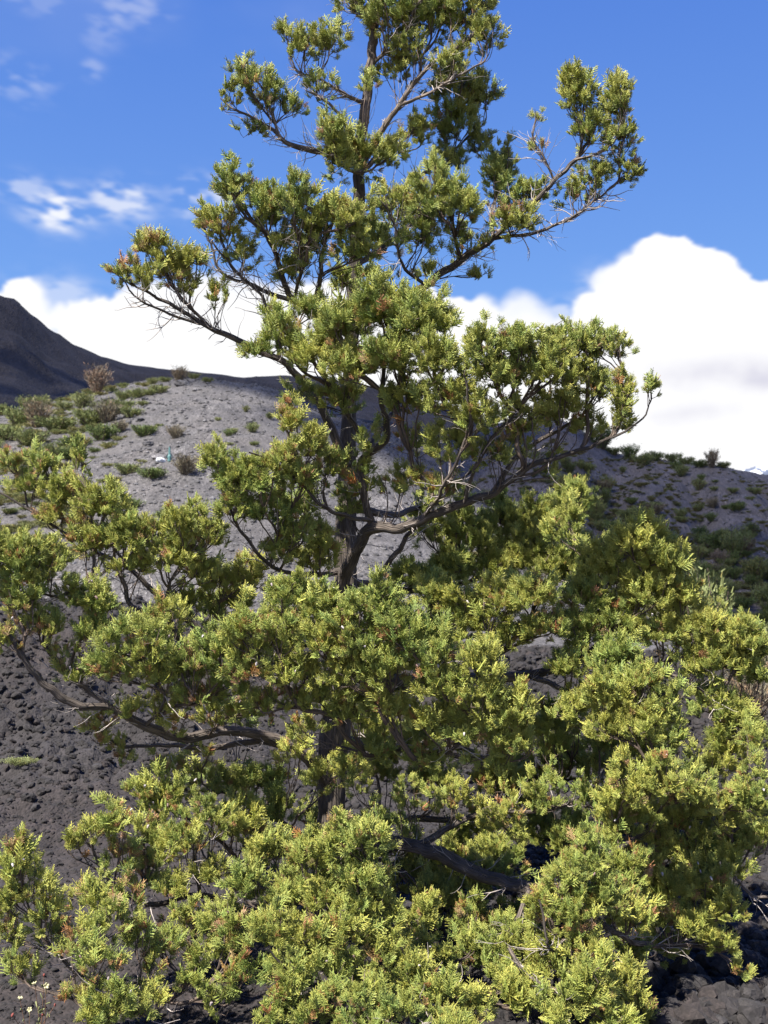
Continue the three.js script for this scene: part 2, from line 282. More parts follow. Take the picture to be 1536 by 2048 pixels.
// limbs: [name index of parent or -1, points [px, py, depth, half width in px]]
const back = (x, y, d) => d + 0.55 * sstep(1200, 1340, x) * sstep(1540, 1650, y);
const limbs = [];
const limb = (pts) => { limbs.push(pts.map(([x, y, d, r]) => [x, y, back(x, y, d), r])); return limbs.length - 1; };
const TRUNK = limb([[672, 1880, 5.25, 62], [664, 1800, 5.22, 50], [660, 1600, 5.2, 42], [676, 1400, 5.2, 38], [690, 1210, 5.2, 35], [692, 1050, 5.2, 28], [695, 900, 5.2, 22], [702, 700, 5.2, 19], [712, 500, 5.2, 17], [722, 290, 5.2, 15], [736, 170, 5.2, 14], [746, 80, 5.2, 13], [756, 0, 5.2, 9], [768, -120, 5.2, 5], [774, -230, 5.2, 2]]);
const L1 = limb([[672, 1210, 5.17, 24], [688, 1150, 5.08, 22], [715, 1100, 4.95, 21], [745, 1054, 4.82, 21], [800, 1058, 4.7, 17], [860, 1030, 4.58, 15], [930, 1005, 4.48, 14], [985, 985, 4.42, 13], [1060, 935, 4.35, 9], [1150, 903, 4.3, 7], [1220, 878, 4.25, 5], [1290, 830, 4.2, 3], [1304, 775, 4.2, 2]]);
limb([[744, 1050, 4.82, 14], [728, 990, 4.76, 13], [722, 930, 4.74, 12], [735, 908, 4.72, 13], [765, 888, 4.68, 12], [774, 850, 4.65, 11], [762, 800, 4.6, 9], [768, 740, 4.55, 7], [788, 680, 4.5, 5], [800, 610, 4.45, 3]]);
limb([[730, 912, 4.73, 11], [752, 875, 4.82, 11], [785, 830, 4.95, 9], [850, 780, 4.95, 7], [900, 720, 4.9, 4]]);
limb([[742, 1040, 4.8, 9], [690, 1033, 4.74, 7], [650, 1015, 4.7, 7], [622, 988, 4.65, 5], [560, 930, 4.55, 4], [500, 905, 4.5, 3]]);
limb([[985, 985, 4.43, 9], [1050, 900, 4.5, 8], [1100, 870, 4.5, 6], [1160, 830, 4.45, 5], [1205, 760, 4.4, 3]]);
limb([[930, 1005, 4.47, 8], [950, 940, 4.38, 7], [990, 870, 4.32, 6], [1050, 800, 4.27, 4], [1085, 720, 4.2, 3]]);
limb([[850, 1030, 4.58, 7], [895, 960, 4.35, 6], [940, 850, 4.22, 5], [930, 750, 4.15, 3]]);
limb([[708, 1200, 5.14, 11], [755, 1160, 5.05, 10], [790, 1110, 4.95, 9], [830, 1055, 4.88, 7], [885, 990, 4.8, 5], [960, 930, 4.75, 3]]);
limb([[720, 870, 4.95, 9], [690, 820, 4.8, 8], [650, 760, 4.7, 7], [600, 690, 4.62, 5], [560, 660, 4.6, 3]]);
const L3 = limb([[692, 930, 5.17, 17], [640, 810, 5.05, 13], [570, 728, 4.95, 12], [500, 692, 4.9, 10], [420, 655, 4.85, 8], [340, 608, 4.8, 6], [285, 580, 4.76, 4], [240, 555, 4.72, 2]]);
limb([[560, 722, 4.94, 7], [545, 640, 4.9, 6], [520, 590, 4.85, 5], [470, 540, 4.8, 4], [420, 480, 4.78, 3]]);
limb([[420, 655, 4.85, 6], [360, 590, 4.8, 4], [330, 540, 4.78, 3], [300, 490, 4.76, 2]]);
limb([[400, 648, 4.85, 5], [330, 625, 4.7, 4], [270, 590, 4.6, 3], [245, 560, 4.55, 2]]);
const L4 = limb([[702, 710, 5.17, 15], [640, 632, 5.0, 13], [590, 600, 4.9, 11], [562, 540, 4.8, 9], [540, 480, 4.7, 7], [490, 420, 4.65, 5], [468, 350, 4.6, 2]]);
limb([[600, 606, 4.92, 8], [500, 572, 4.85, 6], [440, 540, 4.8, 5], [418, 480, 4.8, 3], [402, 430, 4.8, 2]]);
limb([[630, 622, 4.97, 9], [640, 540, 4.75, 7], [660, 460, 4.65, 5], [690, 400, 4.6, 3]]);
limb([[590, 598, 4.9, 6], [600, 520, 4.7, 5], [590, 450, 4.6, 4], [575, 390, 4.55, 2]]);
const L5 = limb([[708, 640, 5.2, 17], [780, 612, 5.15, 16], [850, 570, 5.1, 14], [920, 520, 5.05, 12], [980, 480, 5.0, 10], [1050, 420, 4.95, 9], [1110, 360, 4.9, 8], [1150, 320, 4.9, 7], [1185, 265, 4.9, 4], [1180, 180, 4.9, 2]]);
limb([[1108, 362, 4.9, 4], [1090, 320, 4.9, 4], [1068, 280, 4.9, 3], [1072, 235, 4.9, 2]]);
limb([[1150, 320, 4.9, 5], [1210, 300, 4.85, 4], [1245, 250, 4.85, 3], [1248, 200, 4.85, 2]]);
limb([[985, 478, 5.0, 6], [1080, 462, 4.95, 5], [1150, 430, 4.9, 4], [1215, 380, 4.9, 3], [1255, 345, 4.9, 2]]);
limb([[920, 520, 5.05, 7], [905, 450, 4.88, 5], [890, 380, 4.8, 3]]);
limb([[985, 478, 5.0, 7], [985, 410, 5.2, 5], [1010, 340, 5.3, 3]]);
limb([[850, 570, 5.1, 6], [800, 520, 4.9, 5], [790, 450, 4.85, 4], [760, 400, 4.8, 3]]);
limb([[712, 530, 5.2, 9], [760, 500, 5.4, 7], [830, 440, 5.6, 5], [880, 400, 5.7, 3]]);
const L6 = limb([[716, 340, 5.2, 12], [755, 270, 5.15, 10], [800, 208, 5.1, 8], [840, 150, 5.05, 7], [900, 105, 5.0, 5], [955, 60, 5.0, 3], [965, 10, 5.0, 2]]);
limb([[800, 210, 5.1, 6], [860, 185, 5.0, 5], [920, 150, 4.95, 4], [965, 125, 4.95, 2]]);
limb([[718, 350, 5.2, 9], [790, 280, 5.3, 7], [880, 245, 5.4, 5], [950, 190, 5.45, 3]]);
limb([[713, 430, 5.2, 8], [780, 390, 5.3, 7], [870, 330, 5.4, 5], [940, 270, 5.45, 3]]);
limb([[742, 130, 5.2, 7], [800, 80, 5.1, 5], [830, 20, 5.05, 4], [860, -40, 5.05, 3]]);
limb([[722, 320, 5.2, 11], [660, 306, 5.1, 10], [600, 296, 5.05, 9], [558, 272, 5.0, 7], [530, 248, 5.0, 5], [480, 225, 4.95, 4], [442, 198, 4.95, 2]]);
limb([[558, 272, 5.0, 5], [545, 230, 5.0, 4], [530, 190, 4.95, 3], [508, 145, 4.95, 2]]);
limb([[732, 210, 5.2, 7], [690, 190, 5.1, 6], [640, 158, 5.05, 4], [590, 135, 5.0, 3], [572, 70, 5.0, 2]]);
limb([[716, 300, 5.2, 7], [680, 235, 5.0, 5], [640, 195, 4.95, 4], [610, 180, 4.9, 2]]);
limb([[716, 330, 5.18, 9], [690, 320, 5.0, 6], [670, 290, 4.85, 4], [660, 270, 4.8, 3]]);
limb([[748, 60, 5.2, 6], [720, 20, 5.15, 5], [700, -10, 5.1, 4], [670, -60, 5.1, 3]]);
limb([[760, -40, 5.2, 6], [820, -70, 5.1, 4], [920, -60, 5.05, 3], [960, -100, 5.0, 2]]);
limb([[692, 1010, 5.2, 14], [780, 1030, 5.4, 11], [870, 1010, 5.6, 8], [980, 1040, 5.75, 6], [1080, 1030, 5.8, 4], [1150, 1000, 5.8, 3]]);
limb([[695, 1160, 5.25, 14], [800, 1180, 5.5, 12], [900, 1172, 5.6, 9], [1000, 1140, 5.7, 7], [1100, 1080, 5.7, 5], [1150, 1020, 5.7, 3]]);
const L12 = limb([[682, 1350, 5.2, 24], [800, 1360, 5.1, 21], [950, 1358, 5.0, 19], [1060, 1350, 4.85, 16], [1160, 1320, 4.7, 12], [1250, 1230, 4.6, 8], [1300, 1150, 4.55, 5], [1290, 1090, 4.5, 3]]);
limb([[1160, 1320, 4.72, 9], [1300, 1330, 4.6, 7], [1420, 1290, 4.5, 5], [1490, 1250, 4.5, 3]]);
limb([[1300, 1330, 4.6, 5], [1400, 1380, 4.5, 4], [1440, 1420, 4.5, 3], [1450, 1480, 4.5, 2]]);
limb([[1060, 1352, 4.85, 10], [1180, 1395, 4.45, 7], [1280, 1410, 4.3, 5], [1340, 1380, 4.25, 3]]);
limb([[950, 1358, 5.0, 9], [1010, 1300, 4.75, 7], [1060, 1230, 4.6, 5], [1080, 1180, 4.5, 3]]);
limb([[1160, 1320, 4.7, 6], [1180, 1250, 4.7, 5], [1170, 1180, 4.75, 4], [1180, 1100, 4.8, 3]]);
limb([[682, 1440, 5.15, 15], [668, 1400, 4.7, 11], [690, 1350, 4.4, 9], [730, 1290, 4.2, 6], [760, 1230, 4.1, 3]]);
limb([[668, 1400, 4.7, 9], [720, 1400, 4.4, 8], [820, 1370, 4.2, 6], [900, 1320, 4.1, 4], [960, 1300, 4.05, 3]]);
limb([[720, 1470, 4.9, 10], [800, 1500, 4.5, 8], [900, 1500, 4.25, 6], [980, 1450, 4.1, 4], [1040, 1430, 4.05, 3]]);
limb([[650, 1405, 4.7, 10], [590, 1385, 4.4, 9], [530, 1340, 4.25, 6], [500, 1270, 4.2, 4]]);
const L14 = limb([[668, 1580, 5.18, 24], [610, 1510, 5.05, 22], [560, 1480, 4.98, 19], [450, 1462, 4.85, 17], [370, 1476, 4.72, 17], [290, 1452, 4.62, 16], [225, 1418, 4.55, 14], [150, 1408, 4.45, 13], [90, 1370, 4.4, 12], [42, 1308, 4.35, 9], [10, 1250, 4.35, 5]]);
limb([[228, 1420, 4.55, 9], [160, 1368, 4.5, 8], [100, 1310, 4.5, 6], [82, 1230, 4.5, 4]]);
limb([[290, 1452, 4.62, 7], [330, 1400, 4.45, 5], [300, 1340, 4.4, 4], [270, 1290, 4.35, 3]]);
limb([[620, 1510, 5.06, 12], [520, 1482, 4.95, 10], [420, 1495, 4.88, 9], [330, 1490, 4.82, 7], [240, 1490, 4.8, 5], [180, 1440, 4.8, 3]]);
const L15 = limb([[678, 1370, 5.2, 16], [560, 1340, 5.15, 14], [470, 1312, 5.1, 12], [400, 1262, 5.08, 11], [320, 1195, 5.05, 10], [262, 1140, 5.0, 8], [150, 1080, 4.95, 6], [60, 1020, 4.9, 4], [-20, 975, 4.9, 3]]);
limb([[400, 1300, 5.06, 9], [352, 1268, 4.9, 11], [330, 1238, 4.82, 11], [268, 1215, 4.75, 9], [240, 1150, 4.7, 7], [228, 1090, 4.68, 4], [240, 1040, 4.65, 3]]);
limb([[345, 1255, 4.88, 8], [335, 1180, 4.75, 6], [370, 1110, 4.7, 4], [390, 1060, 4.68, 3]]);
limb([[262, 1140, 5.0, 5], [180, 1040, 4.92, 4], [120, 980, 4.9, 3], [100, 930, 4.88, 2]]);
limb([[230, 1130, 4.7, 5], [150, 1180, 4.55, 5], [90, 1190, 4.45, 4], [40, 1140, 4.4, 3]]);
limb([[690, 1140, 5.18, 12], [620, 1150, 4.95, 9], [540, 1130, 4.8, 7], [470, 1040, 4.65, 5], [440, 960, 4.6, 3]]);
limb([[540, 1130, 4.8, 6], [560, 1060, 4.7, 4], [590, 1000, 4.65, 3]]);
const L18 = limb([[672, 1740, 5.18, 30], [780, 1690, 4.95, 26], [870, 1705, 4.75, 24], [950, 1745, 4.58, 22], [1050, 1775, 4.42, 20], [1130, 1768, 4.27, 15], [1210, 1715, 4.17, 11], [1290, 1660, 4.1, 7], [1340, 1590, 4.05, 4]]);
limb([[1120, 1770, 4.3, 10], [1210, 1850, 4.0, 9], [1290, 1888, 3.87, 9], [1350, 1890, 3.82, 7], [1400, 1850, 3.78, 4], [1440, 1790, 3.76, 3]]);
limb([[1210, 1716, 4.17, 8], [1340, 1730, 4.0, 7], [1440, 1690, 3.95, 5], [1500, 1620, 3.92, 3]]);
limb([[1100, 1775, 4.35, 8], [1140, 1860, 4.0, 6], [1100, 1900, 3.85, 5], [1080, 1800, 3.85, 3]]);
limb([[1060, 1776, 4.4, 9], [1020, 1900, 4.0, 7], [1100, 1980, 3.75, 5], [1180, 1980, 3.7, 3]]);
limb([[840, 1690, 4.8, 12], [950, 1630, 4.8, 9], [1080, 1620, 4.75, 7], [1220, 1580, 4.7, 5], [1300, 1540, 4.6, 3]]);
const L19 = limb([[668, 1780, 5.18, 22], [560, 1790, 4.9, 16], [470, 1815, 4.6, 13], [400, 1790, 4.4, 9], [300, 1808, 4.25, 9], [235, 1780, 4.2, 7], [190, 1715, 4.15, 5], [180, 1650, 4.15, 3]]);
limb([[470, 1815, 4.6, 12], [400, 1900, 4.2, 12], [340, 1985, 3.95, 10], [270, 1985, 3.85, 8], [180, 1960, 3.75, 7], [110, 1900, 3.7, 6], [60, 1820, 3.68, 4], [40, 1740, 3.68, 3]]);
limb([[340, 1985, 3.95, 7], [300, 2030, 3.7, 6], [220, 2000, 3.6, 4], [170, 1950, 3.6, 3]]);
limb([[560, 1790, 4.9, 10], [480, 1720, 4.7, 8], [400, 1650, 4.6, 6], [330, 1610, 4.55, 4], [280, 1570, 4.5, 3]]);
limb([[400, 1790, 4.4, 7], [390, 1720, 4.3, 5], [420, 1660, 4.25, 3]]);
limb([[690, 1800, 5.1, 18], [700, 1830, 4.6, 14], [640, 1850, 4.2, 10], [560, 1800, 4.0, 7], [500, 1760, 3.95, 4]]);
limb([[700, 1830, 4.6, 12], [720, 1880, 4.15, 9], [760, 1830, 3.95, 7], [740, 1740, 3.9, 5], [720, 1680, 3.88, 3]]);
limb([[720, 1880, 4.15, 8], [680, 1960, 3.85, 6], [600, 1960, 3.75, 5], [540, 1900, 3.7, 3]]);
limb([[700, 1830, 4.6, 12], [820, 1900, 4.3, 10], [900, 1990, 3.95, 7], [960, 2000, 3.8, 4]]);
limb([[820, 1900, 4.3, 8], [860, 1990, 3.8, 6], [820, 2040, 3.6, 4], [780, 2060, 3.55, 3]]);
limb([[640, 1700, 5.1, 10], [560, 1640, 5.1, 8], [480, 1580, 5.1, 6], [420, 1560, 5.1, 4]]);
limb([[690, 1480, 5.25, 16], [780, 1500, 5.5, 12], [900, 1490, 5.65, 9], [1020, 1540, 5.6, 7], [1120, 1560, 5.5, 5], [1200, 1550, 5.45, 3]]);
limb([[680, 1660, 5.25, 16], [790, 1640, 5.35, 13], [900, 1640, 5.4, 10], [1020, 1660, 5.4, 7], [1130, 1690, 5.3, 4]]);
limb([[690, 1280, 5.25, 14], [780, 1270, 5.4, 11], [870, 1260, 5.45, 7], [950, 1230, 5.5, 4]]);
limb([[1440, 1700, 3.95, 4], [1490, 1780, 3.9, 5], [1560, 1800, 3.85, 6], [1640, 1850, 3.85, 8]]);

// leafy clumps: [px, py, depth, rx, ry, share of brown, density]
const clumps = [
  // top
  [770, 30, 5.1, 60, 62, .05], [850, 30, 5.1, 70, 62, .05], [930, 20, 5.05, 65, 60, .04], [960, 75, 5.0, 42, 48, .04], [820, 95, 5.1, 40, 45, .05], [700, 10, 5.15, 34, 30, .3, .6], [870, -50, 5.1, 90, 60, .05], [760, -90, 5.15, 80, 70, .05], [905, 125, 5.0, 40, 34, .04, .8],
  [600, 90, 5.0, 42, 42, .08, .8], [660, 85, 5.05, 40, 40, .1, .8], [575, 62, 5.0, 16, 18, .1], [500, 165, 4.95, 44, 42, .08], [540, 200, 4.98, 36, 40, .1, .7], [455, 205, 4.95, 24, 26, .12], [500, 260, 5.0, 34, 20, .3, .4], [640, 175, 5.0, 44, 32, .12, .5], [590, 215, 5.0, 36, 24, .15, .5], [740, 175, 4.95, 24, 24, .05, .8], [665, 270, 4.82, 36, 44, .06, 1.2], [680, 330, 4.9, 34, 34, .08],
  [730, 310, 5.0, 60, 42, .1], [790, 300, 5.05, 30, 40, .06], [835, 260, 5.2, 32, 34, .02], [800, 140, 5.2, 50, 50, .03, .5], [900, 175, 5.4, 60, 36, .02], [960, 190, 5.45, 42, 36, .02], [910, 250, 5.4, 50, 50, .02], [960, 280, 5.45, 30, 36, .02], [900, 320, 5.4, 40, 34, .02, .7],
  // right arm
  [1155, 190, 4.9, 38, 62, .05, 1.1], [1180, 260, 4.9, 44, 44, .05], [1240, 205, 4.85, 34, 48, .06, 1.1], [1235, 280, 4.87, 42, 44, .06], [1255, 340, 4.9, 26, 34, .05], [1190, 350, 4.92, 50, 36, .06, .7], [1072, 235, 4.9, 17, 18, .5, .8], [1075, 285, 4.9, 13, 18, .1, .7], [1150, 390, 4.95, 52, 30, .1, .6], [1010, 330, 5.3, 34, 44, .02], [1000, 390, 5.2, 40, 50, .02, .8], [1060, 385, 5.1, 40, 28, .05, .8], [1025, 440, 4.9, 50, 40, .15],
  // second tier
  [865, 400, 4.8, 60, 58, .04, 1.1], [920, 420, 4.82, 44, 56, .05], [850, 480, 4.9, 55, 40, .05, .7], [940, 490, 5.0, 50, 36, .05, .6], [780, 400, 4.85, 40, 40, .1], [470, 375, 4.62, 38, 52, .08, 1.1], [530, 420, 4.65, 50, 46, .06], [590, 400, 4.55, 48, 44, .05, 1.1], [640, 440, 4.6, 46, 44, .05], [700, 440, 4.58, 56, 50, .12, 1.2], [720, 500, 4.65, 48, 36, .15], [620, 490, 4.7, 44, 36, .1, .8], [560, 470, 4.7, 50, 40, .1, .8], [450, 450, 4.75, 40, 42, .2], [415, 440, 4.8, 24, 30, .5, .8], [480, 505, 4.8, 44, 36, .25, .7], [590, 540, 4.85, 48, 36, .08, .6], [690, 560, 4.95, 40, 36, .05, .7], [760, 480, 5.5, 50, 50, .02, .7], [830, 430, 5.6, 50, 50, .02, .6], [760, 560, 5.0, 44, 30, .05, .6], [870, 540, 5.1, 44, 24, .05, .4], [960, 545, 5.05, 30, 18, .05, .4],
  [255, 535, 4.72, 34, 36, .5], [300, 500, 4.76, 36, 38, .4], [340, 540, 4.78, 44, 40, .35, .9], [390, 530, 4.8, 36, 34, .15, .8], [300, 560, 4.7, 40, 26, .45, .8], [440, 590, 4.8, 26, 32, .15, .4], [380, 580, 4.8, 26, 22, .3, .5], [285, 478, 4.76, 14, 18, .2],
  // third tier (bright mass)
  [770, 620, 4.4, 66, 58, .05, 1.2], [850, 640, 4.35, 64, 58, .04, 1.2], [690, 650, 4.45, 60, 52, .07, 1.1], [620, 620, 4.7, 40, 36, .08, .6], [560, 670, 4.65, 44, 50, .12, .9], [620, 710, 4.6, 54, 44, .12], [700, 730, 4.45, 60, 48, .12], [780, 710, 4.35, 64, 52, .07], [870, 720, 4.25, 58, 50, .05], [510, 700, 4.8, 24, 20, .1], [900, 800, 4.3, 60, 44, .08, .8], [820, 800, 4.5, 54, 44, .1, .8], [680, 800, 4.75, 56, 36, .15, .6], [600, 780, 4.8, 36, 28, .15, .4],
  [970, 710, 4.2, 50, 48, .05, 1.1], [1030, 690, 4.2, 54, 48, .05, 1.1], [1010, 760, 4.25, 60, 50, .06], [1100, 740, 4.22, 58, 52, .06, 1.1], [1110, 680, 4.35, 24, 38, .05], [1160, 690, 4.3, 54, 44, .1, 1.1], [1230, 700, 4.3, 44, 36, .12], [1180, 770, 4.3, 56, 44, .08], [1245, 790, 4.25, 38, 40, .06], [1240, 840, 4.3, 26, 30, .2, .7], [1300, 780, 4.2, 16, 26, .1, .9], [1120, 820, 4.35, 60, 44, .06, .9], [1040, 840, 4.35, 60, 40, .08, .7], [960, 830, 4.25, 50, 48, .08, .7], [1180, 850, 4.4, 40, 34, .08, .7], [1000, 900, 4.4, 60, 40, .12, .5], [900, 900, 4.4, 50, 48, .1, .6], [830, 890, 4.6, 44, 40, .2, .6], [880, 970, 4.5, 40, 30, .2, .5], [1105, 930, 4.4, 26, 40, .05, .6],
  // left of the trunk
  [580, 850, 4.6, 30, 42, .35, .8], [620, 890, 4.6, 42, 36, .3, .9], [570, 910, 4.55, 36, 34, .15], [660, 930, 4.7, 44, 40, .15, .8], [600, 960, 4.6, 44, 38, .15, .8], [435, 915, 4.6, 28, 38, .12, 1.1], [480, 960, 4.6, 46, 42, .08, 1.1], [530, 950, 4.58, 36, 44, .1], [470, 1010, 4.62, 40, 34, .15, .8], [540, 1020, 4.68, 50, 40, .12, .8], [600, 1060, 4.7, 42, 40, .1, .8], [640, 1080, 4.75, 30, 34, .15, .8], [560, 1100, 4.78, 44, 36, .12, .7], [720, 960, 4.75, 30, 40, .08, .6], [790, 970, 4.72, 40, 36, .08, .6],
  // far left
  [30, 920, 4.88, 30, 30, .25, .7], [80, 930, 4.88, 36, 34, .25, .8], [160, 920, 4.7, 20, 28, .08], [65, 970, 4.9, 44, 30, .25, .7], [130, 985, 4.85, 46, 40, .2, .9], [200, 1010, 4.68, 56, 44, .04, 1.2], [100, 1030, 4.85, 36, 26, .8, .6], [250, 1070, 4.66, 60, 44, .06, 1.1], [180, 1080, 4.7, 50, 40, .2, .9], [300, 1060, 4.7, 30, 36, .1], [370, 1050, 4.68, 46, 44, .12], [420, 1070, 4.68, 36, 46, .25], [350, 1110, 4.7, 56, 44, .08, 1.1], [400, 1140, 4.75, 46, 36, .12, .8], [260, 1130, 4.68, 50, 30, .2, .7],
  [40, 1110, 4.4, 60, 50, .05, 1.2], [90, 1140, 4.42, 50, 44, .06, 1.1], [-30, 1130, 4.4, 60, 60, .05], [160, 1190, 4.55, 52, 38, .15], [200, 1210, 4.55, 40, 44, .1], [40, 1200, 4.4, 50, 44, .12, .9], [90, 1250, 4.45, 44, 40, .15, .8], [180, 1260, 4.5, 46, 36, .25, .8], [20, 1270, 4.38, 40, 36, .4, .6], [130, 1300, 4.5, 36, 26, .3, .5],
  [240, 1280, 4.38, 50, 40, .15], [300, 1290, 4.36, 54, 46, .1], [220, 1330, 4.4, 50, 34, .15, .9], [310, 1350, 4.4, 56, 34, .15, .9], [380, 1320, 4.4, 50, 40, .12], [330, 1240, 4.6, 50, 36, .12, .6], [400, 1390, 4.45, 56, 34, .3, .7], [200, 1460, 4.8, 36, 44, .85, .5], [330, 1410, 4.5, 50, 24, .7, .4], [420, 1220, 5.0, 50, 36, .1, .5], [470, 1200, 5.05, 44, 36, .1, .5],
  // centre front mass
  [580, 1190, 4.3, 46, 46, .1, 1.1], [640, 1210, 4.25, 48, 42, .1], [700, 1230, 4.15, 56, 48, .08, 1.2], [760, 1210, 4.12, 46, 44, .06, 1.2], [800, 1260, 4.1, 56, 48, .06, 1.2], [730, 1290, 4.12, 60, 48, .08, 1.1], [650, 1280, 4.2, 60, 48, .14, 1.1], [560, 1270, 4.22, 56, 50, .15], [490, 1260, 4.25, 50, 48, .18, .9], [500, 1330, 4.28, 58, 44, .18, .9], [590, 1340, 4.25, 56, 44, .18], [440, 1300, 4.35, 50, 44, .12, .9], [690, 1350, 4.2, 56, 44, .1], [780, 1340, 4.12, 56, 48, .06, 1.1], [860, 1300, 4.08, 54, 48, .05, 1.2], [880, 1370, 4.08, 60, 48, .06, 1.1], [960, 1330, 4.04, 52, 46, .04, 1.2], [960, 1400, 4.04, 56, 44, .05, 1.1], [1030, 1430, 4.04, 50, 46, .04, 1.2], [1040, 1490, 4.08, 48, 44, .05, 1.1], [960, 1470, 4.1, 56, 44, .06], [870, 1440, 4.15, 56, 44, .08, .9], [780, 1410, 4.2, 54, 40, .08, .9], [700, 1420, 4.35, 50, 34, .1, .7], [980, 1520, 4.15, 54, 30, .1, .8], [620, 1400, 4.35, 46, 30, .2, .6], [860, 1510, 4.3, 56, 34, .15, .6], [540, 1400, 4.4, 50, 36, .2, .7], [460, 1370, 4.42, 44, 34, .25, .7],
  // right mass
  [1270, 1080, 4.5, 52, 44, .05, 1.3], [1320, 1120, 4.52, 52, 50, .07, 1.2], [1360, 1190, 4.55, 44, 48, .06, 1.2], [1300, 1190, 4.55, 56, 52, .08, 1.1], [1330, 1260, 4.55, 52, 48, .08, 1.1], [1240, 1150, 4.6, 50, 44, .05, 1.1], [1200, 1120, 4.7, 50, 44, .03], [1180, 1190, 4.68, 58, 48, .05], [1240, 1250, 4.6, 56, 50, .08], [1130, 1060, 5.0, 44, 50, .04, .8], [1090, 1030, 5.75, 60, 44, .0], [1150, 1000, 5.75, 40, 44, .02], [1010, 1050, 5.75, 56, 50, .0], [930, 1070, 5.65, 60, 56, .0], [860, 1050, 5.55, 50, 44, .0, .8], [1060, 1110, 5.65, 60, 50, .0], [980, 1130, 5.65, 60, 48, .0], [900, 1140, 5.55, 60, 44, .0], [820, 1150, 5.45, 44, 40, .02, .8], [1120, 1140, 5.5, 56, 48, .02], [1060, 1190, 4.5, 52, 44, .12, 1.1], [1000, 1210, 4.6, 48, 44, .12], [930, 1210, 4.75, 56, 44, .06], [870, 1190, 4.85, 50, 44, .05, .9], [1090, 1250, 4.55, 56, 44, .1], [1010, 1270, 4.65, 52, 40, .1, .8], [930, 1260, 4.8, 52, 40, .08, .8], [1160, 1260, 4.65, 50, 44, .08], [1150, 1330, 4.55, 52, 40, .06, .8], [1230, 1320, 4.45, 54, 40, .05],
  [1220, 1390, 4.35, 60, 48, .03, 1.2], [1290, 1380, 4.28, 54, 44, .04, 1.1], [1340, 1400, 4.25, 44, 44, .02, 1.1], [1300, 1450, 4.25, 56, 48, .03, 1.1], [1220, 1450, 4.35, 54, 44, .04], [1290, 1510, 4.35, 52, 40, .03, .8], [1150, 1420, 4.5, 48, 40, .05, .7],
  [1420, 1260, 4.5, 50, 44, .05, 1.2], [1480, 1270, 4.5, 44, 46, .05, 1.2], [1500, 1300, 4.5, 40, 44, .05, 1.1], [1440, 1320, 4.5, 56, 40, .04, 1.1], [1390, 1320, 4.52, 40, 40, .04], [1500, 1350, 4.5, 36, 30, .03], [1430, 1410, 4.5, 44, 34, .03], [1470, 1430, 4.5, 44, 44, .04], [1460, 1490, 4.5, 50, 46, .05], [1420, 1530, 4.5, 50, 34, .04],
  [1510, 1480, 4.3, 36, 30, .1, .7], [1230, 1680, 4.3, 44, 40, .1, .8], [1290, 1760, 4.25, 50, 44, .1, .9], [1230, 1640, 4.4, 44, 40, .1, .8], [1330, 1900, 3.95, 44, 30, .1, .8], [440, 1160, 4.9, 46, 40, .1, .7], [500, 1150, 4.9, 44, 40, .1, .6], [380, 1200, 4.9, 44, 36, .1, .6], [500, 1420, 4.6, 44, 30, .2, .6], [620, 1450, 4.6, 50, 30, .15, .5], [760, 1500, 4.5, 50, 34, .12, .6], [700, 1540, 4.7, 40, 34, .12, .5],
  // lower right
  [1270, 1570, 4.1, 56, 46, .08, 1.2], [1330, 1560, 4.05, 54, 44, .06, 1.2], [1390, 1580, 4.0, 54, 46, .05, 1.2], [1440, 1620, 3.95, 50, 48, .08, 1.1], [1360, 1640, 4.02, 58, 46, .1], [1280, 1630, 4.1, 54, 44, .12, .9], [1500, 1590, 3.95, 40, 54, .1], [1530, 1650, 3.95, 40, 50, .1], [1480, 1680, 3.92, 50, 44, .1], [1400, 1700, 3.96, 56, 44, .1], [1320, 1700, 4.0, 50, 40, .15, .8], [1230, 1600, 4.3, 36, 36, .15, .7], [1170, 1720, 3.95, 50, 50, .15, 1.2], [1130, 1760, 3.9, 44, 50, .2, 1.1], [1200, 1780, 3.92, 52, 48, .12, 1.1], [1260, 1740, 3.98, 50, 44, .1], [1330, 1770, 3.9, 54, 46, .12, 1.1], [1400, 1770, 3.85, 54, 48, .1, 1.1], [1460, 1740, 3.85, 44, 44, .08, 1.1], [1250, 1830, 3.9, 54, 44, .12], [1150, 1840, 3.88, 50, 46, .18], [1090, 1820, 3.95, 40, 44, .25, .8], [1390, 1840, 3.8, 50, 40, .25], [1450, 1810, 3.8, 44, 44, .06, 1.1], [1430, 1880, 3.78, 44, 40, .04, 1.1], [1340, 1840, 3.85, 44, 36, .12, .8], [1180, 1900, 3.85, 50, 34, .2, .8], [1480, 1940, 3.76, 22, 16, .2, .8], [1090, 1900, 4.0, 48, 40, .08], [1010, 1870, 4.1, 46, 46, .05, .9], [1180, 1970, 3.7, 54, 44, .03, 1.1], [1250, 1970, 3.72, 50, 44, .02, 1.1], [1120, 2010, 3.7, 54, 44, .04, 1.1], [1220, 2040, 3.66, 54, 44, .03, 1.1], [1280, 2030, 3.7, 30, 30, .03, .7], [1040, 1980, 3.85, 50, 44, .05], [970, 1760, 4.7, 56, 50, .02, .6], [1000, 1640, 4.75, 56, 44, .08, .6], [1090, 1590, 4.75, 56, 44, .06, .6], [1180, 1600, 4.7, 50, 44, .05, .6], [900, 1600, 4.8, 50, 44, .1, .5],
  // behind the trunk, low
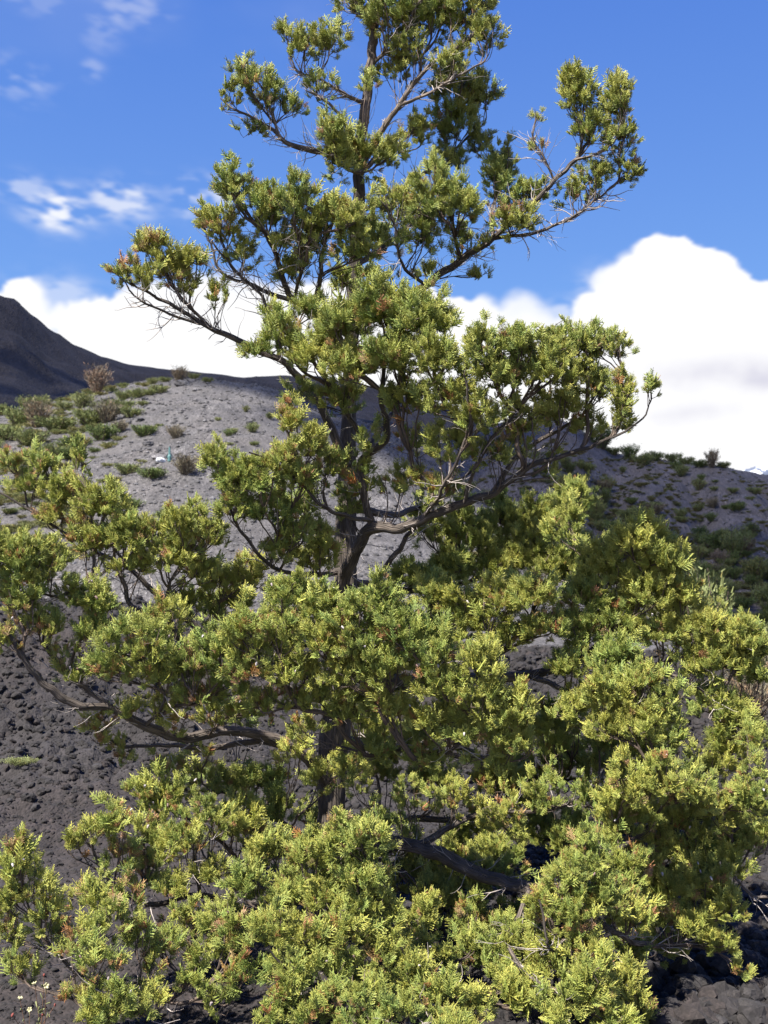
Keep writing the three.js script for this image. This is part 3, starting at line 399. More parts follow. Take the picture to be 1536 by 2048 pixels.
  [820, 1480, 5.6, 60, 48, .05, .9], [920, 1450, 5.7, 60, 48, .05, .9], [1020, 1560, 5.6, 64, 50, .05, .9], [1120, 1520, 5.5, 60, 50, .04, .9], [1200, 1540, 5.4, 54, 48, .04, .9], [1080, 1660, 5.4, 60, 48, .04, .8], [940, 1680, 5.4, 60, 48, .04, .7], [1000, 1560, 5.3, 60, 44, .1, .7], [860, 1560, 5.3, 56, 48, .1, .7], [1150, 1680, 5.2, 54, 46, .04, .8], [760, 1540, 5.5, 50, 44, .08, .7], [740, 1450, 5.6, 50, 44, .06, .8], [1130, 1440, 5.3, 56, 44, .05, .8], [820, 1760, 5.1, 50, 48, .04, .7], [900, 1800, 4.9, 50, 44, .04, .7], [1000, 1400, 5.5, 50, 44, .05, .6], [560, 1250, 5.3, 60, 44, .06, .6], [480, 1440, 5.3, 50, 30, .2, .3], [860, 1260, 5.4, 56, 50, .03, .8], [780, 1240, 5.4, 50, 44, .03, .7], [640, 1640, 5.5, 50, 44, .05, .5], [540, 1700, 5.2, 50, 40, .1, .5],
  [640, 1560, 4.9, 40, 36, .1, .5], [720, 1590, 4.8, 36, 36, .1, .4], [590, 1500, 4.8, 40, 30, .15, .4], [640, 1120, 4.9, 44, 40, .08, .7], [600, 1010, 4.8, 40, 40, .1, .6], [700, 1010, 4.9, 30, 40, .08, .5], [740, 880, 4.6, 36, 30, .12, .4], [830, 960, 4.6, 40, 30, .12, .5],
  [900, 1740, 5.1, 54, 48, .04, .8], [1000, 1720, 5.1, 54, 48, .04, .8], [1060, 1830, 4.7, 50, 44, .05, .8], [950, 1850, 4.5, 50, 46, .05, .8], [870, 1790, 4.7, 46, 44, .05, .7], [800, 1700, 5.0, 50, 44, .05, .7], [1230, 1480, 4.9, 54, 44, .03, .8], [1340, 1480, 4.7, 44, 40, .03, .6], [1100, 1480, 4.9, 50, 40, .05, .7], [940, 1910, 4.2, 48, 40, .06, .8], [1010, 1930, 4.05, 44, 40, .06, .8], [1260, 1890, 4.1, 48, 36, .1, .8], [1120, 1930, 3.95, 44, 36, .1, .9],
  [260, 1420, 4.55, 46, 26, .35, .5], [350, 1440, 4.6, 46, 24, .3, .5], [430, 1430, 4.7, 44, 26, .25, .5], [330, 1530, 4.9, 50, 26, .2, .5], [400, 1510, 4.9, 44, 24, .2, .5], [150, 1350, 4.5, 40, 28, .25, .5], [250, 1500, 4.8, 40, 26, .5, .4], [300, 1720, 4.3, 46, 34, .25, .7], [350, 1770, 4.25, 40, 34, .25, .6], [250, 1800, 4.0, 36, 34, .3, .7], [330, 1890, 3.9, 40, 34, .25, .7], [390, 1960, 3.85, 40, 34, .2, .6],
  // lower centre
  [680, 1690, 3.95, 50, 46, .12, 1.1], [730, 1680, 3.9, 50, 48, .06, 1.2], [620, 1720, 4.0, 54, 46, .15], [720, 1750, 3.9, 54, 50, .08, 1.1], [650, 1790, 3.95, 56, 48, .15], [750, 1820, 3.9, 50, 48, .08, 1.1], [580, 1790, 4.0, 50, 46, .15], [690, 1850, 3.85, 58, 48, .1, 1.1], [610, 1870, 3.85, 54, 46, .15], [760, 1900, 3.85, 54, 48, .08, 1.1], [540, 1870, 3.8, 50, 46, .15, .9], [660, 1930, 3.8, 58, 46, .1, 1.1], [580, 1950, 3.75, 54, 44, .15, .9], [730, 1980, 3.75, 58, 46, .06, 1.1], [820, 1950, 3.85, 54, 46, .06, 1.1], [640, 2010, 3.7, 56, 40, .12], [800, 2030, 3.6, 58, 44, .05, 1.1], [880, 2000, 3.75, 54, 46, .08], [950, 2010, 3.8, 48, 44, .1], [870, 1920, 4.1, 48, 44, .08, .8], [550, 2020, 3.7, 44, 36, .2, .8], [840, 1840, 4.3, 48, 44, .05, .8], [720, 2050, 3.6, 60, 40, .06], [910, 2060, 3.6, 60, 40, .06], [490, 1780, 3.98, 44, 44, .15, .9],
  [540, 1700, 4.3, 50, 44, .12, .8], [480, 1650, 4.6, 54, 40, .1], [420, 1640, 4.4, 50, 44, .15], [560, 1620, 5.0, 56, 40, .05, .8], [480, 1570, 5.1, 50, 34, .08, .8], [410, 1560, 5.05, 50, 36, .08, .8], [340, 1600, 4.55, 54, 40, .12], [290, 1580, 4.5, 44, 40, .15, .9], [370, 1680, 4.3, 54, 44, .15], [300, 1670, 4.4, 50, 44, .18, .9], [230, 1640, 4.2, 40, 36, .25, .9], [190, 1660, 4.15, 36, 30, .45, .8], [240, 1720, 4.2, 40, 36, .35, .7], [430, 1740, 4.3, 46, 36, .2, .7], [150, 1690, 4.15, 30, 34, .75, .5], [280, 1760, 4.25, 40, 30, .5, .5], [160, 1790, 4.2, 44, 26, .8, .45], [540, 1560, 5.1, 40, 30, .05, .7], [750, 1640, 5.0, 40, 36, .05, .6], [820, 1600, 4.9, 40, 36, .1, .5],
  // lower left
  [40, 1730, 3.68, 40, 34, .08, 1.1], [75, 1770, 3.68, 36, 34, .1, 1.1], [20, 1790, 3.68, 34, 40, .3, .8], [90, 1830, 3.7, 36, 34, .15], [30, 1690, 3.7, 34, 24, .55, .6], [110, 1870, 3.7, 30, 24, .25, .8], [190, 1800, 3.85, 26, 34, .1], [220, 1840, 3.75, 36, 36, .12], [160, 1880, 3.65, 44, 36, .25, .9], [200, 1920, 3.62, 46, 34, .18, .9], [280, 1870, 3.8, 36, 44, .25, .8], [300, 1930, 3.8, 34, 30, .25, .7], [30, 1930, 3.7, 26, 30, .12, .9], [60, 1960, 3.7, 26, 24, .25, .8], [220, 1990, 3.6, 50, 34, .05, 1.2], [260, 2020, 3.6, 40, 28, .04, 1.2], [200, 2040, 3.58, 44, 30, .08], [150, 1980, 3.62, 34, 30, .2, .8], [310, 1990, 3.7, 24, 16, .1], [360, 1850, 4.1, 44, 40, .2, .8], [440, 1830, 4.0, 46, 40, .15, .9], [420, 1900, 3.95, 46, 40, .2, .8], [480, 1940, 3.85, 44, 40, .2, .8], [470, 1860, 3.9, 44, 40, .2, .9], [440, 2000, 3.85, 40, 34, .2, .5], [10, 1860, 3.72, 30, 30, .5, .6],
];
const T0 = Date.now();
const tree = new THREE.Group(); tree.name = 'cedar_tree'; tag(tree, 'twisted green cedar tree with scaly foliage standing in front of the grey hills', 'tree');
const treeBase = P(672, 1880, 5.25); treeBase.y = lavaY(treeBase.x, treeBase.z); tree.position.copy(treeBase); scene.add(tree);
const toTree = (v) => v.clone().sub(treeBase);

// --- skeleton nodes
const nodes = []; // {p, d, par, limb, cnt}
const cell = 0.12, grid = new Map(), gk = (x, y, z) => x * 73856093 ^ y * 19349663 ^ z * 83492791;
const addNode = (p, d, par, lb) => { const n = { p, d, par, limb: lb, cnt: 0, i: nodes.length }; nodes.push(n); const k = gk(Math.floor(p.x / cell), Math.floor(p.y / cell), Math.floor(p.z / cell)); const g = grid.get(k); if (g) g.push(n); else grid.set(k, [n]); return n; };
function nearest(p, maxR) {
  let best = null, bc = 1e9; const cx = Math.floor(p.x / cell), cy = Math.floor(p.y / cell), cz = Math.floor(p.z / cell), v = V();
  for (let r = 0; r <= maxR; r++) {
    if (best && bc < (r - 1) * cell) break;
    for (let x = -r; x <= r; x++) for (let y = -r; y <= r; y++) for (let z = -r; z <= r; z++) {
      if (Math.max(Math.abs(x), Math.abs(y), Math.abs(z)) !== r) continue;
      const g = grid.get(gk(cx + x, cy + y, cz + z)); if (!g) continue;
      for (const n of g) { v.subVectors(p, n.p); const d = v.length(); const c = d * (1 + 0.45 * (1 - v.dot(n.d) / (d + 1e-6))) + (n.stem !== undefined && n.stem < 0.45 ? 0.06 : 0) + (n.p.y > p.y ? (n.p.y - p.y) * 0.5 : 0); if (c < bc) { bc = c; best = n; } }
    }
  }
  return [best, bc];
}
const limbMeshes = [];
limbs.forEach((pts, li) => {
  const w = pts.map(([x, y, d]) => P(x, y, d)), c = new THREE.CatmullRomCurve3(w, false, 'centripetal'), len = c.getLength(), n = Math.max(6, Math.ceil(len / (li ? 0.022 : 0.03)));
  const rads = pts.map(([, , d, r]) => r / F * d * (li ? 0.6 : 0.7)), P2 = [], R2 = [];
  const amp = li ? 0.012 : 0.012;
  for (let k = 0; k <= n; k++) {
    const t = k / n, p = c.getPoint(t), f = t * (pts.length - 1), i = Math.min(pts.length - 2, Math.floor(f));
    const wob = li ? Math.min(1, k / 4) : 1; // small kinks
    p.x += amp * wob * N3(li * 3.1, k * 0.22, 1) + amp * 0.5 * wob * N3(li, k * 0.6, 4); p.y += amp * wob * N3(li * 3.1, k * 0.22, 8); p.z += amp * wob * N3(li * 3.1, k * 0.22, 15);
    P2.push(p); R2.push(Math.max(0.0012, lerp(rads[i], rads[i + 1], f - i)));
  }
  const mb = new MB(), cut = li ? n : P2.findIndex((p) => p.y > P(722, 300, 5.2).y); mb.tube(P2.slice(0, cut + 1).map(toTree), R2.slice(0, cut + 1), li ? 10 : 22, li ? 0.2 : 0.3);
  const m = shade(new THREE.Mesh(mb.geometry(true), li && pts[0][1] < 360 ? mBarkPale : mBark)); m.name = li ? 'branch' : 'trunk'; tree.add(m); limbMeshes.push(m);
  if (!li) { const tb = new MB(); tb.tube(P2.slice(cut - 2).map(toTree), R2.slice(cut - 2).map((r) => r * 1.02), 18, 0.2); const t = shade(new THREE.Mesh(tb.geometry(true), mBarkPale)); t.name = 'pale_stem'; tag(t, 'pale upper trunk'); m.add(t); }  // upper trunk continues in the paler bark colour
  let prev = null; for (let k = li ? 3 : 6; k <= n; k++) { const d = V().subVectors(P2[Math.min(n, k + 1)], P2[Math.max(0, k - 1)]).normalize(); const before = prev; prev = addNode(P2[k], d, null, li); prev.prev = before; if (k > n * 0.72) prev.outer = true; }
});
// --- attraction points
const leaves = [], clumpStems = [];
clumps.forEach(([x, y, d0, rx, ry, br = 0.1, dens = 1], ci) => {
  const d = back(x, y, d0), c = P(x, y, d), sx = rx / F * d * 0.96, sy = ry / F * d * 0.92, sz = (sx + sy) * 0.5, r2 = (sx * sy * sz) ** (1 / 3), n = Math.round(165 * Math.pow(r2 / 0.1, 2.15) * dens * (y < 580 ? 0.72 : x < 480 && y > 1540 ? 0.78 : 1));
  clumpStems.push({ c, sx, sy, sz, m: Math.round(3 + r2 / 0.035) });
  for (let k = 0; k < n; k++) {
    const v = V(gauss(), gauss(), gauss()).normalize().multiplyScalar(Math.pow(rnd(), 0.45)); if (v.y < -0.25 && rnd() < 0.6) v.y *= -0.9;
    const lump = 1 + 0.35 * N3(v.x * 2 + ci * 5, v.y * 2, v.z * 2), p = V(c.x + v.x * sx * lump, c.y + v.y * sy * lump - 0.02, c.z + v.z * sz * lump);
    if (v.y > -0.1) p.y += sy * (0.15 + 1.1 * Math.max(-0.25, N3(p.x * 15 + ci, 4.4, p.z * 15))) * (0.4 + v.y); // upright leading shoots
    if (N3(p.x * 12, p.y * 9, p.z * 12) < -0.12 && rnd() < 0.8) continue; // gaps between the shoots
    if (v.y < -0.4 && rnd() < 0.6 || p.y < lavaY(p.x, p.z) + 0.03) continue; // bare underside
    leaves.push({ p, out: v.clone(), br, ci });
  }
});
// stems that fan out from the limbs into each clump
const stems = [];
for (const s of clumpStems) s.d = nearest(s.c, 8)[1];
clumpStems.sort((a, b) => a.d - b.d);
for (const { c, sx, sy, sz, m } of clumpStems) {
  const [n0] = nearest(V(c.x, c.y - sy * 1.1, c.z), 8); if (!n0) continue;
  for (let k = 0; k < m; k++) {
    const v = V(gauss(), gauss() * 0.8 + 0.45, gauss()).normalize(), b = V(c.x + v.x * sx * 0.8, c.y + v.y * sy * 0.85, c.z + v.z * sz * 0.8);
    let n = n0; for (let q = 0; q < Math.floor(rr(0, 5)) && n.prev; q++) n = n.prev;
    const a = n.p, L = a.distanceTo(b), out = V(b.x - a.x, 0, b.z - a.z).normalize(), m1 = a.clone().addScaledVector(n.d, L * 0.25).addScaledVector(out, L * 0.22), m2 = b.clone().addScaledVector(V(v.x * 0.4, 1, v.z * 0.4).normalize(), -L * 0.38), cv = new THREE.CubicBezierCurve3(a, m1, m2, b), st = Math.max(2, Math.round(L / 0.03)), chain = [n], ph = rr(0, 50);
    for (let q = 1; q <= st; q++) { const t = q / st, p = cv.getPoint(t); p.x += 0.016 * N3(ph, q * 0.35, 1) * Math.min(1, q / 3); p.y += 0.012 * N3(ph, q * 0.35, 7); p.z += 0.016 * N3(ph, q * 0.35, 12) * Math.min(1, q / 3); const nn = addNode(p, cv.getTangent(t), chain[q - 1], n.limb); nn.stem = t; chain.push(nn); }
    stems.push(chain);
  }
}
for (const l of leaves) { const [n, c] = nearest(l.p, 8); l.c = n ? c : 9; }
leaves.sort((a, b) => a.c - b.c);
const twigs = []; let skipped = 0;
for (const l of leaves) {
  const [n] = nearest(l.p, 7); if (!n) { skipped++; continue; }
  const dist = n.p.distanceTo(l.p), grow = l.out.clone().multiplyScalar(0.55).add(V(rr(-0.35, 0.35), 0.62 + rr(-0.3, 0.3), rr(-0.35, 0.35))).normalize();
  const steps_ = Math.max(1, Math.round(dist / 0.035)), a = n.p, b = l.p, m1 = a.clone().addScaledVector(n.d, dist * 0.33), m2 = b.clone().addScaledVector(grow, -dist * 0.33), cv = new THREE.CubicBezierCurve3(a, m1, m2, b), chain = [n];
  for (let k = 1; k <= steps_; k++) { const t = k / steps_, p = cv.getPoint(t), d = cv.getTangent(t); if (k < steps_) p.add(V(rr(-1, 1), rr(-1, 1), rr(-1, 1)).multiplyScalar(0.005)); chain.push(addNode(p, d, chain[k - 1], n.limb)); }
  twigs.push(chain); l.node = chain[chain.length - 1]; l.grow = grow; l.dist = dist;
}
for (let k = nodes.length - 1; k >= 0; k--) { const n = nodes[k]; if (n.par) { n.cnt = Math.max(n.cnt, 1); n.par.cnt += n.cnt; } }
const trad = (n) => Math.min(0.011, 0.00125 * Math.pow(Math.max(1, n.cnt), 0.4));
const twigMB = limbs.map(() => new MB());
for (const ch of [...stems, ...twigs]) { const r0 = trad(ch[1]); twigMB[ch[0].limb].tube(ch.map((n) => toTree(n.p)), ch.map((n, k) => (k ? trad(n) : Math.min(r0 * 1.15, 0.011))), r0 > 0.003 ? 6 : 4); }
// bare, dead twigs among the limbs
const deadMB = limbs.map(() => new MB());
const limbNodes = nodes.filter((n) => !n.par && n.limb > 0 && !n.outer);
const upperNodes = limbNodes.filter((n) => n.p.y > 2.9);
for (let k = 0; k < 2200; k++) {
  const n = (k % 4 ? limbNodes : upperNodes)[Math.floor(rnd() * (k % 4 ? limbNodes : upperNodes).length)]; let p = n.p.clone(), d = n.d.clone().multiplyScalar(0.5).add(V(gauss(), gauss() * 0.8 - 0.05, gauss()).multiplyScalar(0.9)).normalize(); const L = rr(0.05, 0.22), pts = [p.clone()], m = 7, rad = []; const r0 = rr(0.0014, 0.0036);
  for (let s = 0; s < m; s++) { p = p.clone().addScaledVector(d, L / m); d.add(V(gauss(), gauss() + 0.15, gauss()).multiplyScalar(0.4)).normalize(); pts.push(p); }
  for (let s = 0; s <= m; s++) rad.push(r0 * (1 - 0.75 * s / m));
  deadMB[n.limb].tube(pts.map(toTree), rad, 4);
  if (rnd() < 0.6) { const o = pts[3], q = [o.clone()], dd = d.clone().add(V(gauss(), gauss(), gauss()).multiplyScalar(0.7)).normalize(); for (let s = 1; s < 5; s++) q.push(q[s - 1].clone().addScaledVector(dd, L * 0.1).add(V(gauss(), gauss(), gauss()).multiplyScalar(0.004))); deadMB[n.limb].tube(q.map(toTree), [0.7, 0.6, 0.5, 0.4, 0.3].map((x) => x * r0), 4); }
}
// foliage instances per limb
const fol = limbs.map(() => []);
const quat = new THREE.Quaternion(), UP = V(0, 1, 0);
const leafTint = (br, dry, p) => {
  if (dry) { const t = rnd(); return t < 0.55 ? rgb(rr(0.24, 0.36), rr(0.15, 0.21), rr(0.06, 0.09)) : rgb(rr(0.34, 0.46), rr(0.24, 0.31), rr(0.12, 0.17)); }
  const g = rr(0.86, 1.14), yel = clamp(0.5 + 0.55 * N3(p.x * 2.6 + 3, p.y * 2.6, p.z * 2.6) + rr(-0.4, 0.4) + br * 0.5);
  return rgb(g * lerp(0.19, 0.38, yel), g * lerp(0.275, 0.41, yel), g * lerp(0.072, 0.098, yel));
};
for (const l of leaves) {
  if (!l.node) continue;
  const patchy = clamp(l.br * (1 + 4.5 * N3(l.p.x * 8, l.p.y * 8, l.p.z * 8)), 0, 1) * 0.6;
  const n = 2 + (rnd() < 0.25 ? 1 : 0);
  for (let k = 0; k < n; k++) {
    const dry = rnd() < patchy, dir = l.grow.clone().multiplyScalar(0.8).add(l.node.d.clone().multiplyScalar(0.25)).add(V(gauss(), gauss() * 0.6, gauss()).multiplyScalar(k ? 0.42 : 0.18)).normalize();
    const at = l.node.p.clone(); if (k) at.addScaledVector(l.node.d, -Math.min(0.03, l.dist * 0.5) * rnd());
    quat.setFromUnitVectors(UP, dir).multiply(new THREE.Quaternion().setFromAxisAngle(UP, rr(0, 6.283)));
    const s = (rnd() < 0.14 ? rr(0.8, 1.2) : rr(0.34, 0.78)) * (dry ? 0.85 : 1);
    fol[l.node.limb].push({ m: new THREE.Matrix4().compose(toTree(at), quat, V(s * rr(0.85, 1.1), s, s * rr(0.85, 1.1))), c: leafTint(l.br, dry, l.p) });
  }
}
let nFol = 0;
limbs.forEach((_, li) => {
  const host = limbMeshes[li];
  if (twigMB[li].p.length) { const t = shade(new THREE.Mesh(twigMB[li].geometry(false), mTwig)); t.name = 'twigs'; t.userData.kind = 'stuff'; host.add(t); }
  if (deadMB[li].p.length) { const t = shade(new THREE.Mesh(deadMB[li].geometry(false), mDeadTwig)); t.name = 'dead_twigs'; t.userData.kind = 'stuff'; tag(t, 'bare pale dead twigs'); host.add(t); }
  const f = fol[li]; if (!f.length) return; nFol += f.length;
  const parts = f.length > 60 ? 2 : 1;
  for (let q = 0; q < parts; q++) {
    const list = f.filter((_, i) => i % parts === q), im = shade(new THREE.InstancedMesh(sprayVariants[(li * 2 + q) % 5], mLeaf, list.length));
    list.forEach((o, i) => { im.setMatrixAt(i, o.m); im.setColorAt(i, o.c); });
    im.name = 'foliage'; im.userData.kind = 'stuff'; host.add(im);
  }
});
console.log('tree', leaves.length, 'points', skipped, 'skipped', nodes.length, 'nodes', nFol, 'sprays', Date.now() - T0, 'ms');
// pale open seed cones among the lower foliage
{
  const valve = new THREE.SphereGeometry(1, 6, 5).scale(0.0028, 0.0062, 0.0016).translate(0, 0.006, 0), gs = [];
  for (let k = 0; k < 4; k++) gs.push(valve.clone().rotateX(k % 2 ? 0.12 : 0.2).rotateY(k * Math.PI / 2));
  const coneG = mergeGeometries(gs), mC = [rgb(0.5, 0.45, 0.45), rgb(0.4, 0.33, 0.33), rgb(0.25, 0.16, 0.15)].map((c) => new THREE.MeshStandardMaterial({ color: c, roughness: 0.7 }));
  const cand = leaves.filter((l) => l.node && l.p.y < 1.75 && l.out.z > 0.15 && l.p.z > -4.75);
  for (let k = 0; k < 85 && cand.length; k++) {
    const l = cand[Math.floor(rnd() * cand.length)], o = shade(new THREE.Mesh(coneG, mC[rnd() < 0.6 ? 0 : rnd() < 0.6 ? 1 : 2])); if (l.p.x > 0.15 && rnd() < 0.6) { k--; continue; }
    o.name = 'seed_cone'; o.position.copy(toTree(l.p)).addScaledVector(l.grow, rr(0.02, 0.05)).add(V(rr(-0.01, 0.01), 0.01, rr(0, 0.03))); o.rotation.set(rr(-0.9, 0.9), rr(0, 6), rr(-0.9, 0.9)); o.scale.setScalar(rr(1.0, 1.6)); tree.add(o);
  }
}

// ---------------------------------------------------------------- rocks
const rockGeo = (s, detail, flat, rough) => { seed = 555 + s * 31; const g = new THREE.IcosahedronGeometry(1, detail), p = g.attributes.position, o = rr(0, 50); for (let i = 0; i < p.count; i++) { const v = V().fromBufferAttribute(p, i), k = 1 + rough * fbm(v.x * 1.1 + o, v.y * 1.1, v.z * 1.1, 2) * 1.7 + rough * 0.45 * N3(v.x * 3.4 + o, v.y * 3.4, v.z * 3.4); v.multiplyScalar(k); v.y *= flat; p.setXYZ(i, v.x, v.y, v.z); } const uv = g.attributes.uv; for (let i = 0; i < uv.count; i++) uv.setXY(i, uv.getX(i) * 0.2 + s * 0.13, uv.getY(i) * 0.1); g.computeVertexNormals(); return g; };
const rocks = [0, 1, 2, 3, 4, 5].map((k) => rockGeo(k, 1, [0.7, 0.8, 0.62, 0.9, 0.75, 0.68][k], 0.42));
const rocksBig = [6, 7, 8].map((k) => rockGeo(k, 2, 0.8, 0.5));
seed = 777;
{
  const rockMats = [rgb(0.085, 0.078, 0.076), rgb(0.07, 0.065, 0.066), rgb(0.095, 0.091, 0.092), rgb(0.085, 0.071, 0.067)].map((c) => { const m = mats.rock.clone(); m.color = c; return m; });
  // the ones that show largest: bottom right patch, then bottom left
  const put = (px, py, s, k) => { const p = hit(lavaY, px, py, 3.2, 20); if (!p) return; const o = shade(new THREE.Mesh(rocks[k % 6], rockMats[k % 4])); o.name = numbered('lava_block'); const r = s / F * (-p.z) * 0.5; o.position.copy(p); o.position.y += r * 0.3; o.scale.set(r * rr(0.8, 1.15), r * rr(0.95, 1.3), r * rr(0.85, 1.2)); o.rotation.set(rr(-0.5, 0.5), rr(0, 6.28), rr(-0.5, 0.5)); ground.add(o); };
  for (let k = 0; k < 190; k++) put(rr(1270, 1570), rr(1880, 2075), rr(24, 52), k);
  for (let k = 0; k < 110; k++) put(rr(-20, 460), rr(1330, 1640), rr(7, 22), k);
  // the rest of the rubble, one mass
  const rub = rocks.slice(0, 4).map((g, q) => {
    const list = [];
    const tryAdd = (x, z, r) => list.push([x, lavaY(x, z) + r * 0.12, z, r]);
    for (let k = 0; k < 14000; k++) { const D = 3.2 + 14.5 * Math.pow(rnd(), 1.25), x = rr(-0.5, 0.5) * D; const side = x / D, coarse = side > 0.05 ? 1 : (D > 7 ? 0.7 : 0.4); const r = (0.006 + 0.028 * Math.pow(rnd(), 3.2)) * coarse * (0.8 + D * 0.085); tryAdd(x, -D, r); }
    const im = shade(new THREE.InstancedMesh(g, mats.rock, list.length)), m4 = new THREE.Matrix4();
    list.forEach(([x, y, z, r], i) => { quat.setFromEuler(new THREE.Euler(rr(-0.6, 0.6), rr(0, 6.28), rr(-0.6, 0.6))); im.setMatrixAt(i, m4.compose(V(x, y, z), quat, V(r * rr(0.8, 1.3), r * rr(0.8, 1.2), r * rr(0.8, 1.3)))); const t = rr(0.75, 1.4), b = rnd() < 0.3 ? 1 : 0; im.setColorAt(i, rgb(t * (1 + 0.05 * b), t * (1 - 0.05 * b), t * (1 - 0.07 * b))); });
    im.name = 'lava_rubble'; im.userData.kind = 'stuff'; ground.add(im); return im;
  });
  // stones on the scree hill
  const stM = [rgb(0.30, 0.30, 0.31), rgb(0.52, 0.51, 0.5), rgb(0.62, 0.61, 0.6), rgb(0.2, 0.2, 0.21)].map((c) => { const m = mats.stone.clone(); m.color = c; return m; });
  const stone = (fn, host, px, py, w, mi, flat = 0.6, d0 = 20) => { const p = hit(fn, px, py, d0, 110); if (!p) return; const o = shade(new THREE.Mesh(rocksBig[Math.floor(rnd() * 3)], stM[mi])); o.name = numbered('stone'); const r = w / F * (-p.z) * 0.5; o.position.copy(p); o.position.y += r * 0.2; o.scale.set(r, r * flat, r); o.rotation.set(rr(-0.2, 0.2), rr(0, 6), rr(-0.2, 0.2)); host.add(o); };
  for (const [x, y, w, m] of [[366, 772, 34, 3], [318, 772, 16, 3], [296, 890, 22, 0], [290, 800, 14, 0], [320, 776, 12, 0], [220, 800, 18, 0], [150, 800, 14, 0], [280, 842, 16, 3], [258, 848, 12, 0], [500, 848, 16, 3], [358, 888, 10, 2], [398, 1000, 16, 1], [300, 858, 8, 2], [366, 822, 10, 1], [440, 800, 9, 1], [455, 885, 9, 2], [410, 812, 8, 1], [352, 908, 8, 2], [316, 918, 26, 1], [330, 916, 10, 2], [218, 888, 12, 1], [110, 690, 6, 1], [432, 924, 30, 3], [470, 926, 26, 3], [500, 925, 24, 3], [540, 922, 24, 3], [345, 1005, 9, 2], [280, 1050, 9, 1], [470, 840, 6, 2], [395, 760, 10, 0], [415, 768, 10, 0]]) stone(hillL, screeHill, x, y, w, m);
  for (let k = 0; k < 60; k++) stone(hillL, screeHill, rr(190, 640), rr(775, 1120), rr(5, 10), rnd() < 0.5 ? 1 : rnd() < 0.5 ? 2 : 0);
  for (let k = 0; k < 30; k++) stone(hillR, shadedHill, rr(1180, 1540), rr(935, 1200), rr(5, 11), rnd() < 0.6 ? 1 : 2, 0.6, 41);
  for (const [host, fn, q0, q1, D0, D1, n] of [[screeHill, hillL, -200, 1500, 20, 58, 22000], [shadedHill, hillR, 900, 1800, 42, 97, 9000]]) {
    const im = shade(new THREE.InstancedMesh(rocks[0], mats.stone, n)), m4 = new THREE.Matrix4();
    for (let i = 0; i < n; i++) { const D = lerp(D0, D1, rnd()), x = (rr(q0, q1) - 768) / F * D, z = -D, r = (0.018 + 0.07 * Math.pow(rnd(), 5)) * (D0 > 30 ? 1.5 : 1); quat.setFromEuler(new THREE.Euler(rr(-0.4, 0.4), rr(0, 6), 0)); im.setMatrixAt(i, m4.compose(V(x, fn(x, z) + r * 0.15, z), quat, V(r, r, r))); const t = rnd() < 0.12 ? rr(1.6, 2.9) : rr(0.7, 1.5); im.setColorAt(i, rgb(t, t, t)); }
    im.name = 'scree_stones'; im.userData.kind = 'stuff'; host.add(im);
  }
}

// ---------------------------------------------------------------- shrubs
const shrubProto = (s, opt) => {
  seed = 3100 + s * 97; const pos = [], idx = [], col = [], mb = new MB();
  const st = opt.stems;
  for (let k = 0; k < st; k++) {
    const a = rr(0, 6.283), lean = Math.pow(rnd(), 0.7) * opt.spread, L = opt.h * rr(0.6, 1.08) * (1 - lean * 0.3), top = V(Math.cos(a) * lean, L, Math.sin(a) * lean), base = V(Math.cos(a) * lean * 0.2, -0.05, Math.sin(a) * lean * 0.2), mid = base.clone().lerp(top, 0.5).add(V(rr(-0.06, 0.06), rr(0, 0.08), rr(-0.06, 0.06)));
    if (k % 3 === 0) mb.tube([base, mid, top], [0.02, 0.014, 0.006], 4);
    for (let b = 0; b < opt.blades; b++) {
      const t = Math.pow(rnd(), 0.6), p = t < 0.5 ? base.clone().lerp(mid, t * 2) : mid.clone().lerp(top, t * 2 - 1); p.add(V(gauss(), gauss() * 0.7, gauss()).multiplyScalar(0.09)); p.y = Math.max(p.y, 0.0);
      const d = V(gauss() * 0.6 + Math.cos(a) * 0.35, 0.55 + gauss() * 0.4, gauss() * 0.6 + Math.sin(a) * 0.35).normalize().multiplyScalar(opt.len * rr(0.6, 1.3)), w = V(gauss(), gauss(), gauss()).cross(d).normalize().multiplyScalar(opt.w * rr(0.7, 1.3)), o = pos.length / 3, c = rr(0.7, 1.3), y = rnd() < opt.dry ? 1 : 0;
      pos.push(p.x - w.x, p.y - w.y, p.z - w.z, p.x + w.x, p.y + w.y, p.z + w.z, p.x + d.x + w.x * 0.4, p.y + d.y + w.y * 0.4, p.z + d.z + w.z * 0.4, p.x + d.x - w.x * 0.4, p.y + d.y - w.y * 0.4, p.z + d.z - w.z * 0.4); for (let q = 0; q < 4; q++) col.push(...(y ? [c * 1.5, c * 1.15, c * 1.0] : [c, c, c])); idx.push(o, o + 1, o + 2, o, o + 2, o + 3);
    }
  }
  const g = new THREE.BufferGeometry(); g.setAttribute('position', new THREE.Float32BufferAttribute(pos, 3)); g.setAttribute('color', new THREE.Float32BufferAttribute(col, 3)); g.setIndex(idx); g.computeVertexNormals();
  return { g, s: mb.geometry(false) };
};
const protos = [
  shrubProto(0, { h: 0.75, spread: 0.5, stems: 60, blades: 44, len: 0.065, w: 0.010, dry: 0.08 }),   // round bush
  shrubProto(1, { h: 0.45, spread: 0.55, stems: 60, blades: 40, len: 0.065, w: 0.010, dry: 0.1 }),  // low mound
  shrubProto(2, { h: 0.85, spread: 0.42, stems: 56, blades: 34, len: 0.09, w: 0.008, dry: 0.35 }),  // brushy, dry tips
  shrubProto(3, { h: 1.0, spread: 0.32, stems: 44, blades: 44, len: 0.07, w: 0.010, dry: 0.05 }),   // upright
];
seed = 9090;
